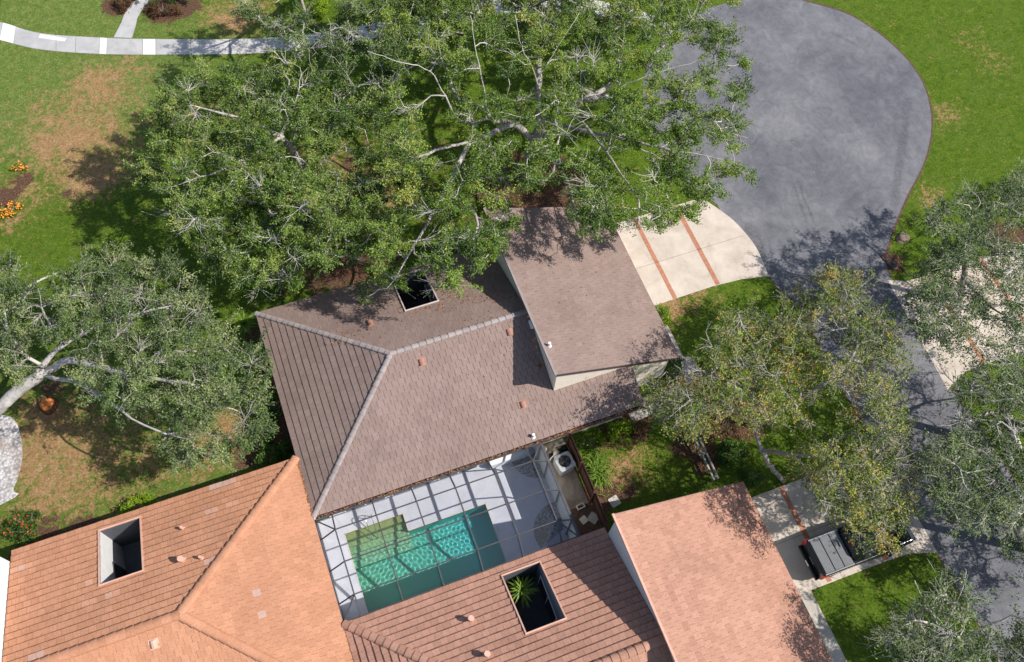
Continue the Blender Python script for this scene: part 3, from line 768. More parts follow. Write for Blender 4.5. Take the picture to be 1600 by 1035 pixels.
for i, (p, q) in enumerate((((-3, 16.8, EAVE), (AU2, RW2 + .05, RZ2)), ((-3, 4.5, EAVE), (AU2, RW2 - .05, RZ2)), ((AU2, RW2, RZ2), (-16.35, RW2, RZ2)))):
    cap_line(p, q, M['tile_orange'], rf, r=.2, seed=20 + i)
for x, y, pl, k in ((286, 827, N2, 'pipe'), (286, 877, N2, 'cowl'), (315, 873, N2, 'pipe'), (241, 1006, S2, 'hood')):
    roof_vent(pl, x, y, M['trim_salmon'], rf, k)
for a_, b_ in (((-16.4, 16.815, EAVE - .07), (-3, 16.815, EAVE - .07)), ((-2.985, 4.5, EAVE - .07), (-2.985, 16.83, EAVE - .07))):
    f = MB(); f.beam(a_, b_, .03, .16); f.build('fascia', M['fascia'], rf)
pts = [(-16.4, 5.0), (-3.08, 5.0), (-3.08, 16.36), (-16.4, 16.36)]
m_ = MB()
for i in range(4):
    p, q = pts[i], pts[(i + 1) % 4]
    zt = lambda a: min(N2.height(*a), E2.height(*a), S2.height(*a)) - .05
    m_.poly([(*p, 0), (*q, 0), (*q, zt(q)), (*p, zt(p))])
m_.build('wall', M['stucco_white'], ho)
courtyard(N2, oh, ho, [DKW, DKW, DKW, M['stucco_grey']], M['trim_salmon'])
shed_wing(ho, -16.32, -23.6, 6.2, 16.4, M['tile_orange'], M['stucco_white'], M['trim_salmon'], 14, 2.8)

# ------------------------------------------------ terracotta house at the bottom
hl = empty('house', (0, 0, 0), label='house with faded pinkish terracotta roof below the pool, palm in its light well', cat='house')
N3 = Plane((9.95, 8.42), (-1, 0), (0, -1)); W3 = Plane((-2.97, 8.42), (0, -1), (1, 0)); S3 = Plane((-2.97, -3.22), (1, 0), (0, 1))
RW3 = 2.6; AU3 = 2.85; RZ3 = EAVE + SL * 5.82
lh = (4.52, 6.36, 5.0, 7.9)
mb = MB()
tile_roof(mb, N3, cut_hole([(-2.97, 8.42), (AU3, RW3), (9.95, RW3), (9.95, 8.42)], lh), seed=21, odd=.003, lip=.075, lip_shade=.020)
tile_roof(mb, W3, [[(-2.97, -3.22), (AU3, RW3), (-2.97, 8.42)]], seed=22, lip=.072, lip_shade=.02)
tile_roof(mb, S3, [[(-2.97, -3.22), (9.95, -3.22), (9.95, RW3), (AU3, RW3)]], seed=23)
rf = mb.build('roof', [M['tile_pink'], M['deck_dark']], hl)
cap_line((-2.97, 8.42, EAVE), (AU3, RW3 + .05, RZ3), M['tile_pink'], rf, r=.19, seed=31)
cap_line((AU3, RW3, RZ3), (9.9, RW3, RZ3), M['tile_pink'], rf, r=.19, seed=32)
for x, y in ((736, 969), (761, 1024)): roof_vent(N3, x, y, M['trim_salmon'], rf, 'cowl')
f = MB(); f.beam((-2.97, 8.435, EAVE - .07), (9.95, 8.435, EAVE - .07), .03, .16); f.build('fascia', M['fascia'], rf)
pts = [(-2.4, -2.7), (10.1, -2.7), (10.1, 7.97), (-2.4, 7.97)]
m_ = MB()
for i in range(4):
    p, q = pts[i], pts[(i + 1) % 4]
    zt = lambda a: min(N3.height(*a), W3.height(*a), S3.height(*a)) - .05
    m_.poly([(*p, 0), (*q, 0), (*q, zt(q)), (*p, zt(p))])
m_.build('wall', M['stucco_white'], hl)
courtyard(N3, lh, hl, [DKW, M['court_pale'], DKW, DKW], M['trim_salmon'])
shed_wing(hl, 9.82, 17.35, -1.9, 8.2, M['tile_pink'], M['stucco_grey'], M['trim_salmon'], 24, 2.8)

# ---------------------------------------------------------------- pool, deck, cage
pu0, pu1, pw0, pw1 = -1.93, 5.3, 8.85, 12.24      # main basin
au0, au1, aw1 = -1.93, 1.15, 13.18                # step alcove
dk = MB(); z = .03
for r in ((-3.07, pu0, 7.86, 14.25), (pu1, 8.69, 7.86, 14.25), (pu0, pu1, 7.86, pw0), (au1, pu1, pw1, 14.25), (pu0, au1, aw1, 14.25)):
    dk.poly([(r[0], r[2], z), (r[1], r[2], z), (r[1], r[3], z), (r[0], r[3], z)])
structure(dk.build('pool_deck', M['pool_deck']))
pool = empty('swimming_pool', (1.7, 10.5, 0), label='teal swimming pool with yellowish entry steps under the screen cage', cat='swimming pool')
def bp_(name, mb, mat, **k):
    for i, p in enumerate(mb.v): mb.v[i] = (p[0] - 1.7, p[1] - 10.5, p[2])
    return mb.build(name, mat, pool, **k)
b = MB(); D = -1.25
ring = [(pu0, pw0), (pu1, pw0), (pu1, pw1), (au1, pw1), (au1, aw1), (au0, aw1)]
for i in range(len(ring)):
    p, q = ring[i], ring[(i + 1) % len(ring)]
    b.poly([(*q, D), (*p, D), (*p, .028), (*q, .028)])
b.poly([(*p, D) for p in ring])
bp_('basin', b, M['plaster'])
for i in range(5):
    y0 = aw1 - .34 * (i + 1); y1 = aw1 - .34 * i
    b = MB(); b.box(au0 + .002, au1 - .002, y0 + .001, y1 - .001, D, -.16 - .2 * i); bp_('step', b, M['step_plaster_%d' % i])
def wave(x, y):
    x2, y2 = x + .12 * math.sin(2.1 * y + .7 * x), y + .12 * math.sin(1.7 * x - .9 * y)
    return .0009 * (math.sin(18.3 * x2 + 8.2 * y2) + math.sin(-13.9 * x2 + 20.7 * y2 + 1.1) + .9 * math.sin(25.1 * x2 - 10.5 * y2 + 2.0) + .8 * math.sin(6.6 * x2 + 28.2 * y2) + .7 * math.sin(-26.1 * x2 - 17.2 * y2 + .4) + .6 * math.sin(30.2 * x2 + 3.0 * y2 + 2.2))
def water_mesh():
    us, ws = np.arange(pu0, pu1 + .001, (pu1 - pu0) / 340), np.concatenate([np.linspace(pw0, pw1, 160), np.linspace(pw1, aw1, 45)[1:]])
    idx = {}; V = []; F = []
    def vid(i, k):
        if (i, k) not in idx: idx[(i, k)] = len(V); V.append((us[i] - 1.7, ws[k] - 10.5, -.07 + wave(us[i], ws[k])))
        return idx[(i, k)]
    for i in range(len(us) - 1):
        for k in range(len(ws) - 1):
            if ws[k] > pw1 - .001 and us[i + 1] > au1 + .02: continue
            F.append((vid(i, k), vid(i + 1, k), vid(i + 1, k + 1), vid(i, k + 1)))
    me = bpy.data.meshes.new('water'); me.from_pydata(V, [], F); me.materials.append(M['water'])
    me.polygons.foreach_set('use_smooth', np.ones(len(F), bool)); me.update()
    o = bpy.data.objects.new('water', me); COL.objects.link(o); o.parent = pool; return o
wo = water_mesh(); wo.cycles.is_caustics_caster = True
for o in pool.children:
    if o.name.split('.')[0] in ('basin', 'step'): o.cycles.is_caustics_receiver = True
sl.cycles.is_caustics_light = True
b = MB(); cen = np.mean(np.array(ring), 0)
for i in range(len(ring)):
    p, q = np.array(ring[i]), np.array(ring[(i + 1) % len(ring)]); d_ = (q - p) / np.linalg.norm(q - p); nv = np.array([-d_[1], d_[0]]) * .004
    p, q = p + nv, q + nv
    b.poly([(*q, -.15), (*p, -.15), (*p, .0), (*q, .0)])
bp_('waterline_tile', b, M['pool_tile'])
b = MB()
for i in range(len(ring)):
    p, q = np.array(ring[i]), np.array(ring[(i + 1) % len(ring)])
    b.beam((*p, .022), (*q, .022), .05, .03)
bp_('coping', b, M['trim_pale'])
for o_ in (-.16, .16):
    b = MB()
    px_ = -.55 + o_
    b.tube(smooth_path([(px_, 13.55, .02), (px_, 13.5, .6), (px_, 13.35, .85), (px_, 13.1, .8), (px_, 12.75, .35), (px_, 12.45, -.3)], 4), .022, 8); bp_('handrail', b, M['steel'], smooth=True)
for c_, r_, a0, a1 in (((8.7, 13.9), 1.35, 180, 290), ((8.55, 9.6), 1.5, 75, 200)):
    pts = [c_] + [(c_[0] + r_ * math.cos(R(a)) * (1.0 if a < 285 else .9), c_[1] + r_ * math.sin(R(a))) for a in np.linspace(a0, a1, 24)]
    sheet('pebble_bed', pts, .034, M['pebble'])

cage = empty('pool_enclosure', (2.8, 11, 0), label='dark bronze pool cage of screen panels between the brown and pinkish roofs', cat='pool cage')
def cg(name, mb, mat, **k):
    for i, p in enumerate(mb.v): mb.v[i] = (p[0] - 2.8, p[1] - 11, p[2])
    return mb.build(name, mat, cage, **k)
cu0, cu1, cw0, cw1, zl, zh = -2.95, 8.62, 8.47, 13.48, 2.78, 3.68
iu0, iu1, iw0, iw1, wm = -2.12, 7.76, 9.33, 12.47, 10.9
for u in (iu0, -.14, 1.83, 3.78, 5.8, iu1):
    b = MB(); b.beam((u, cw0, zl), (u, iw0, zh), .06, .16); b.beam((u, iw0, zh), (u, iw1, zh), .06, .16); b.beam((u, iw1, zh), (u, cw1, zl), .06, .16); cg('roof_beam', b, M['bronze'])
for w in (iw0, wm, iw1):
    b = MB(); zz = zh + .003
    b.beam((cu0, w, zl), (iu0, w, zz), .05, .07); b.beam((iu0, w, zz), (iu1, w, zz), .05, .07); b.beam((iu1, w, zz), (cu1, w, zl), .05, .07); cg('purlin', b, M['bronze'])
for (a, c_), (d, e) in (((cu0, cw0), (iu0, iw0)), ((cu0, cw1), (iu0, iw1)), ((cu1, cw0), (iu1, iw0)), ((cu1, cw1), (iu1, iw1))):
    b = MB(); b.beam((a, c_, zl), (d, e, zh - .003), .055, .07); cg('hip_beam', b, M['bronze'])
b = MB()
b.beam((cu0, cw0, zl), (cu1, cw0, zl), .06, .1); b.beam((cu0, cw1 + .0, zl), (cu1, cw1, zl), .05, .1)
b.beam((cu0, cw0, zl), (cu0, cw1, zl), .08, .1); b.beam((cu1, cw0, zl), (cu1, cw1, zl), .07, .1); cg('edge_beam', b, M['bronze'])
b = MB(); b.beam((8.745, 8.5, 2.37), (8.745, 14.15, 2.37), .11, .05); cg('wall_rail', b, M['bronze'])
for w in (8.5, iw0, wm, iw1, 13.45):
    b = MB(); b.box(8.59, 8.65, w - .03, w + .03, .04, zl - .05); cg('post', b, M['bronze'])
b = MB(); d_ = .02
b.poly([(iu0, iw0, zh - d_), (iu1, iw0, zh - d_), (iu1, iw1, zh - d_), (iu0, iw1, zh - d_)])
b.poly([(cu0, cw0, zl - d_), (cu1, cw0, zl - d_), (iu1, iw0, zh - d_), (iu0, iw0, zh - d_)]); b.poly([(cu0, cw1, zl - d_), (iu0, iw1, zh - d_), (iu1, iw1, zh - d_), (cu1, cw1, zl - d_)])
b.poly([(cu0, cw0, zl - d_), (iu0, iw0, zh - d_), (iu0, iw1, zh - d_), (cu0, cw1, zl - d_)]); b.poly([(cu1, cw0, zl - d_), (cu1, cw1, zl - d_), (iu1, iw1, zh - d_), (iu1, iw0, zh - d_)])
b.poly([(8.62, 8.5, 2.36), (8.62, 13.45, 2.36), (8.62, 13.45, zl), (8.62, 8.5, zl)])
cg('screen', b, M['screen'])

gw = MB(); gw.box(8.70, 8.79, 8.45, 14.2, 0, 2.33)
tag(gw.build('garden_wall', M['stucco_white']), 'white privacy wall between the caged pool deck and the air conditioner yard', 'wall')

# ---------------------------------------------------------------- side yard: air conditioner, fence, pavers
ac = empty('air_conditioner', (9.83, 12.72, .012), R(8), label='grey air conditioning unit with round black fan on the side yard slab', cat='air conditioner')
b = MB(); s = .43
def rrect(s, r, n=4):
    out = []
    for cx, cy, a0 in ((s - r, s - r, 0), (-s + r, s - r, 90), (-s + r, -s + r, 180), (s - r, -s + r, 270)):
        for k in range(n + 1): out.append((cx + r * math.cos(R(a0 + 90 * k / n)), cy + r * math.sin(R(a0 + 90 * k / n))))
    return out
rr = rrect(s, .12); b.hexa([(x, y, .05) for x, y in rr], [(x, y, .82) for x, y in rr])
for k in range(14):
    zz = .12 + k * .048; q = rrect(s + .012, .12); b.hexa([(x, y, zz) for x, y in q], [(x, y, zz + .022) for x, y in q])
b.build('casing', M['metal_grey'], ac)
b = MB(); q = rrect(s + .02, .13); n = 32
out_ = [(x, y, .86) for x, y in q]
b.hexa([(x, y, .80) for x, y in q], out_); b.build('lid', M['metal_grey'], ac)
b = MB(); b.tube([(0, 0, .862), (0, 0, .868)], .325, 28); b.build('fan_well', M['black'], ac)
b = MB()
for k in range(4):
    a = R(90 * k + 20); P = lambda r, t, z: (r * math.cos(a + t), r * math.sin(a + t), z)
    b.hexa([P(.06, -.3, .872), P(.28, -.42, .872), P(.3, .18, .884), P(.06, .3, .884)], [P(.06, -.3, .876), P(.28, -.42, .876), P(.3, .18, .888), P(.06, .3, .888)])
b.tube([(0, 0, .87), (0, 0, .905)], .07, 14); b.build('fan', M['bronze'], ac)
b = MB()
for r in (.11, .18, .25, .32): b.tube([(r * math.cos(R(a)), r * math.sin(R(a)), .9) for a in range(0, 361, 15)], .005, 4, False)
for a in range(0, 180, 30): b.beam((-.33 * math.cos(R(a)), -.33 * math.sin(R(a)), .9), (.33 * math.cos(R(a)), .33 * math.sin(R(a)), .9), .008, .008)
b.build('guard', M['bronze'], ac)
fn = empty('fence', (10.42, 11.2, 0), label='red-brown board fence beside the air conditioner yard', cat='fence')
for i, w in enumerate((13.75, 12.1, 10.45, 8.8)):
    b = MB(); b.box(-.05, .05, w - 11.2 - .05, w - 11.2 + .05, 0, 1.9); b.build('post', M['wood_brown'], fn)
b = MB(); w = 8.88
while w < 13.66:
    b.box(.052, .075, w - 11.2, w - 11.2 + .135, .05, 1.8 + random.uniform(-.015, .015)); w += .142
b.build('boards', M['wood_brown'], fn)
for zz in (.4, 1.5):
    b = MB(); b.box(-.02, .05, -2.3, 2.45, zz, zz + .09); b.build('rail', M['wood_brown'], fn)
gb = MB(); gb.beam((9.3, 14.0, 1.95), (10.45, 13.85, 2.0), .16, .12); tag(gb.build('gate_beam', M['white']), 'white painted beam above the end of the brown fence by the eave', 'beam')
def paver(x, y, s, rz, label, mat='concrete_slab', z=.0, name='paving_stone', h=.06):
    p = at(x, y, 0); b = MB(); q = rrect(s / 2, .03, 2); b.hexa([(a, c_, 0) for a, c_ in q], [(a, c_, h) for a, c_ in q])
    o = b.build(name, M[mat]); o.location = (p[0], p[1], z); o.rotation_euler = (0, 0, rz); return tag(o, label, 'paving stone')
paver(960, 784, .52, .2, 'square pale stepping stone outside the brown fence')
paver(927, 810, .5, .6, 'grey square stone tilted in the dark corner by the fence', 'concrete_slab')
paver(912, 813, .36, .3, 'tan square stone in the dark corner of the side yard', 'stone_pale')
mbx = MB(); mbx.box(-.22, .22, -.13, -.08, 0, .12); mbx.box(-.22, .22, .08, .13, 0, .12); mbx.box(-.22, -.17, -.08, .08, 0, .12); mbx.box(.17, .22, -.08, .08, 0, .12)
o = mbx.build('concrete_block', M['stone_pale']); p = at(907, 792); o.location = (p[0], p[1], 0); o.rotation_euler = (0, 0, .1); tag(o, 'hollow pale concrete block on soil of the side yard', 'block')
pe = empty('pool_pump', (9.42, 13.35, .014), label='pool pump with white pipes behind the air conditioner', cat='pump')
b = MB(); b.tube([(.25, .05, 0), (.25, .05, .55)], [.17, .15], 14); b.tube([(.25, .05, .55), (.25, .05, .68)], [.15, .05], 14); b.build('filter_tank', M['stone_pale'], pe, smooth=True)
b = MB(); b.tube([(-.1, .1, .18), (.7, .25, .18)], .11, 12); b.box(.65, .95, .12, .38, .0, .32); b.build('motor', M['black'], pe)
b = MB(); b.tube(smooth_path([(-.3, -.7, .06), (-.28, -.3, .1), (-.1, -.1, .4), (.2, -.02, .6)], 4), .03, 7); b.build('pipe', M['white'], pe)
b = MB(); b.tube([(.3, .3, .3), (.3, .45, .3), (1.0, .45, .3)], .03, 7); b.build('pipe', M['white'], pe)
b = MB(); b.tube([(-.2, .0, .1), (-.2, .4, .1), (-.2, .4, .7)], .03, 7); b.build('pipe', M['white'], pe)

# low timber rail fence between the two gardens
lf = empty('timber_fence', (17.0, 11.4, 0), R(-1), label='low weathered timber rail fence between the two side lawns', cat='fence')
for k, yy in enumerate((-2.05, -.7, .65, 2.05)):
    b = MB(); b.box(-.07, .07, yy - .06, yy + .06, 0, .72); b.build('post', M['timber_grey'], lf, bevel=.01)
for xx in (-.12, .12):
    for y0, y1 in ((-2.2, -.72), (-.68, .63), (.67, 2.15)):
        b = MB(); b.beam((xx + random.uniform(-.015, .015), y0, .66 + random.uniform(-.02, .02)), (xx + random.uniform(-.015, .015), y1, .66 + random.uniform(-.02, .02)), .1, .12); b.build('rail', M['timber_grey'], lf, bevel=.01)

# ---------------------------------------------------------------- pickup truck
tk = empty('pickup_truck', (22.3, 3.72, .02), 0, label='black pickup truck with grey folding bed cover parked on the lower driveway', cat='pickup truck')
def loft(secs, closed_ends=True):
    b = MB()
    for A, B in zip(secs[:-1], secs[1:]):
        n = len(A)
        for i in range(n): b.poly([A[i], A[(i + 1) % n], B[(i + 1) % n], B[i]])
    if closed_ends: b.poly(secs[0][::-1]); b.poly(secs[-1])
    return b
def sec(x, hw, z0, z1, ch=.12, tuck=.05):
    return [(x, -hw + tuck, z0), (x, hw - tuck, z0), (x, hw, z0 + .3), (x, hw, z1 - ch), (x, hw - ch * .7, z1), (x, -hw + ch * .7, z1), (x, -hw, z1 - ch), (x, -hw, z0 + .3)]
# body with nose (x forward = away from the house)
body = loft([sec(-2.78, .94, .55, 1.30, .05), sec(-2.7, .98, .42, 1.34, .05), sec(-1.0, 1.0, .40, 1.34, .05), sec(-.95, 1.0, .40, 1.30, .08), sec(1.0, 1.0, .40, 1.25, .10), sec(1.25, 1.0, .40, 1.22, .14), sec(2.5, .97, .42, 1.12, .16), sec(2.78, .88, .5, .98, .16)])
body.build('body', M['car_paint'], tk, smooth=False, bevel=.07)
cab = loft([[(-.98, -.80, 1.28), (-.98, .80, 1.28), (-.80, .66, 1.86), (-.80, -.66, 1.86)], [(-.6, -.92, 1.28), (-.6, .92, 1.28), (-.55, .70, 1.93), (-.55, -.70, 1.93)], [(.45, -.92, 1.26), (.45, .92, 1.26), (.25, .70, 1.92), (.25, -.70, 1.92)], [(1.25, -.82, 1.2), (1.25, .82, 1.2), (.55, .64, 1.86), (.55, -.64, 1.86)]])
cab.build('cab', M['car_paint'], tk, bevel=.08)
b = MB()
for i in range(6):
    yy = -.5 + i * .2; b.beam((-.62, yy, 1.945), (.32, yy, 1.94), .05, .03)
b.build('roof_ribs', M['car_paint'], tk)
b = MB(); b.hexa([(.62, -.62, 1.85), (.62, .62, 1.85), (1.24, .78, 1.24), (1.24, -.78, 1.24)], [(.64, -.62, 1.87), (.64, .62, 1.87), (1.26, .78, 1.26), (1.26, -.78, 1.26)]); b.build('windscreen', M['glass_dark'], tk)
b = MB(); b.hexa([(-.995, -.66, 1.38), (-.995, .66, 1.38), (-.845, .60, 1.8), (-.845, -.60, 1.8)], [(-1.005, -.66, 1.38), (-1.005, .66, 1.38), (-.86, .60, 1.8), (-.86, -.60, 1.8)]); b.build('rear_window', M['glass_dark'], tk)
for sgn in (-1, 1):
    for x0, x1 in ((-.55, .0), (.05, .75)):
        b = MB(); q = [(x0, sgn * .905, 1.34), (x1, sgn * .905, 1.34), (min(x1, .33) - .03, sgn * .735, 1.84), (x0 + .04, sgn * .735, 1.84)]
        b.hexa(q, [(x, y + sgn * .015, zz) for x, y, zz in q]); b.build('side_window', M['glass_dark'], tk)
    b = MB(); b.hexa([(.75, sgn * 1.0, 1.25), (.95, sgn * 1.0, 1.25), (.95, sgn * 1.22, 1.28), (.8, sgn * 1.22, 1.28)], [(.75, sgn * 1.0, 1.42), (.95, sgn * 1.0, 1.42), (.95, sgn * 1.22, 1.45), (.8, sgn * 1.22, 1.45)]); b.build('mirror', M['black'], tk, bevel=.02)
    b = MB(); b.box(-2.80, -2.56, *sorted((sgn * .82, sgn * 1.005)), .82, 1.30); b.build('tail_light', M['tail_red'], tk, bevel=.02)
    b = MB(); b.box(2.52, 2.80, *sorted((sgn * .62, sgn * .93)), .82, 1.0); b.build('headlight', M['chrome'], tk, bevel=.03)
    for x in (-1.75, 1.85):
        w = empty('wheel', (x, sgn * .86, .38)); w.parent = tk
        b = MB(); b.tube([(0, -.13, 0), (0, -.11, 0), (0, .11, 0), (0, .13, 0)], [.32, .38, .38, .32], 24); b.build('tyre', M['rubber'], w)
        b = MB(); b.tube([(0, -.135, 0), (0, .135, 0)], .23, 20); b.build('rim', M['steel'], w)
b = MB()
for i in range(3):
    x0 = -2.62 + i * .535; b.hexa([(x0, -.86, 1.335), (x0 + .505, -.86, 1.335), (x0 + .505, .86, 1.335), (x0, .86, 1.335)], [(x0 + .01, -.85, 1.385), (x0 + .495, -.85, 1.39), (x0 + .495, .85, 1.39), (x0 + .01, .85, 1.385)])
b.build('bed_cover', M['tonneau'], tk, bevel=.015)
b = MB(); b.box(-2.66, -1.0, -.93, -.865, 1.33, 1.37); b.box(-2.66, -1.0, .865, .93, 1.33, 1.37); b.build('bed_rail', M['steel'], tk, bevel=.01)
b = MB(); b.box(-2.93, -2.80, -.92, .92, .48, .66); b.build('rear_bumper', M['black'], tk, bevel=.03)
b = MB(); b.box(2.78, 2.95, -.85, .85, .48, .68); b.build('front_bumper', M['chrome'], tk, bevel=.03)
b = MB(); b.box(-2.815, -2.782, -.20, .20, .88, 1.0); b.build('tailgate_handle', M['chrome'], tk)
b = MB(); b.box(-2.94, -2.932, -.16, .16, .52, .65); b.build('number_plate', M['plate'], tk)
b = MB(); b.box(-.93, -.86, -.16, .16, 1.87, 1.915); b.build('brake_light', M['tail_red'], tk)
b = MB()
b.box(-.25, .9, -1.02, -1.002, .62, .7); b.box(-.25, .9, 1.002, 1.02, .62, .7); b.build('side_trim', M['black'], tk)

# ---------------------------------------------------------------- trees
def leaf_quads(C, L, Wd, up=.55, r=rng):
    n = len(C)
    nn = r.normal(size=(n, 3)); nn[:, 2] = np.abs(nn[:, 2]) + up; nn /= np.linalg.norm(nn, axis=1)[:, None]
    a = r.normal(size=(n, 3)); a -= nn * (a * nn).sum(1)[:, None]; a /= np.linalg.norm(a, axis=1)[:, None]
    b = np.cross(nn, a)
    l = (L * r.uniform(.7, 1.3, n))[:, None]; w = (Wd * r.uniform(.7, 1.3, n))[:, None]
    return np.stack([C - a * l * .5, C - b * w * .5 + a * l * .05, C + a * l * .5, C + b * w * .5 + a * l * .05], 1)

def tubes_object(name, P0, P1, R0, R1, mat, parent, n=6, D0=None, D1=None):
    E = len(P0); d = P1 - P0; d /= np.linalg.norm(d, axis=1)[:, None] + 1e-9
    th = np.arange(n) * 2 * np.pi / n; ref = np.array([[.62, .37, .69]])
    def ring(P, D, R_):
        a = np.cross(D, ref); a /= np.linalg.norm(a, axis=1)[:, None] + 1e-9; b = np.cross(D, a)
        return P[:, None] + (a[:, None, :] * np.cos(th)[None, :, None] + b[:, None, :] * np.sin(th)[None, :, None]) * R_[:, None, None]
    V = np.concatenate([ring(P0, d if D0 is None else D0, R0), ring(P1, d if D1 is None else D1, R1)], 1)
    base = np.arange(E)[:, None] * 2 * n; k = np.arange(n); j = (k + 1) % n
    F = np.stack([base + k, base + j, base + n + j, base + n + k], -1).reshape(-1, 4)
    me = bpy.data.meshes.new(name); nv = E * 2 * n; nf = len(F)
    me.vertices.add(nv); me.vertices.foreach_set('co', V.reshape(-1).astype(np.float32))
    me.loops.add(nf * 4); me.loops.foreach_set('vertex_index', F.reshape(-1).astype(np.int32))
    me.polygons.add(nf); me.polygons.foreach_set('loop_start', np.arange(0, nf * 4, 4, dtype=np.int32)); me.polygons.foreach_set('loop_total', np.full(nf, 4, np.int32))
    me.polygons.foreach_set('use_smooth', np.ones(nf, bool))
    me.materials.append(mat); me.update(calc_edges=True)
    o = bpy.data.objects.new(name, me); COL.objects.link(o); o.parent = parent
    return o

# places the photo shows in full sun: no foliage may stand between them and the sun (u0, u1, w0, w1, z)
SUNLIT = ((17.0, 23.0, 0.4, 5.6, .6), (-5.2, -3.3, 17.6, 19.6, .8), (-16, -12.6, 19.0, 23.3, 0), (-5.2, -2.9, 25.2, 27.4, .9), (10.3, 15.4, 15.8, 21.0, 4.2), (18.5, 25.4, 19.5, 23.3, 0), (-14, -3.2, 46.5, 53, 0), (20.0, 24.5, -.2, 1.8, 0), (11.6, 14.6, 11.0, 12.6, 0), (28, 40, 21.5, 36, 0), (-1, 8.5, 14, 19, 3.6))
def blocks_sun(c):
    for u0, u1, w0, w1, z in SUNLIT:
        t = (c[2] - z) / SUN[2]
        if t > 0 and u0 < c[0] - SUN[0] * t < u1 and w0 < c[1] - SUN[1] * t < w1: return True
    return False

def in_poly(x, y, P):
    c = False; j = len(P) - 1
    for i in range(len(P)):
        if (P[i][1] > y) != (P[j][1] > y) and x < (P[j][0] - P[i][0]) * (y - P[i][1]) / (P[j][1] - P[i][1] + 1e-12) + P[i][0]: c = not c
        j = i
    return c

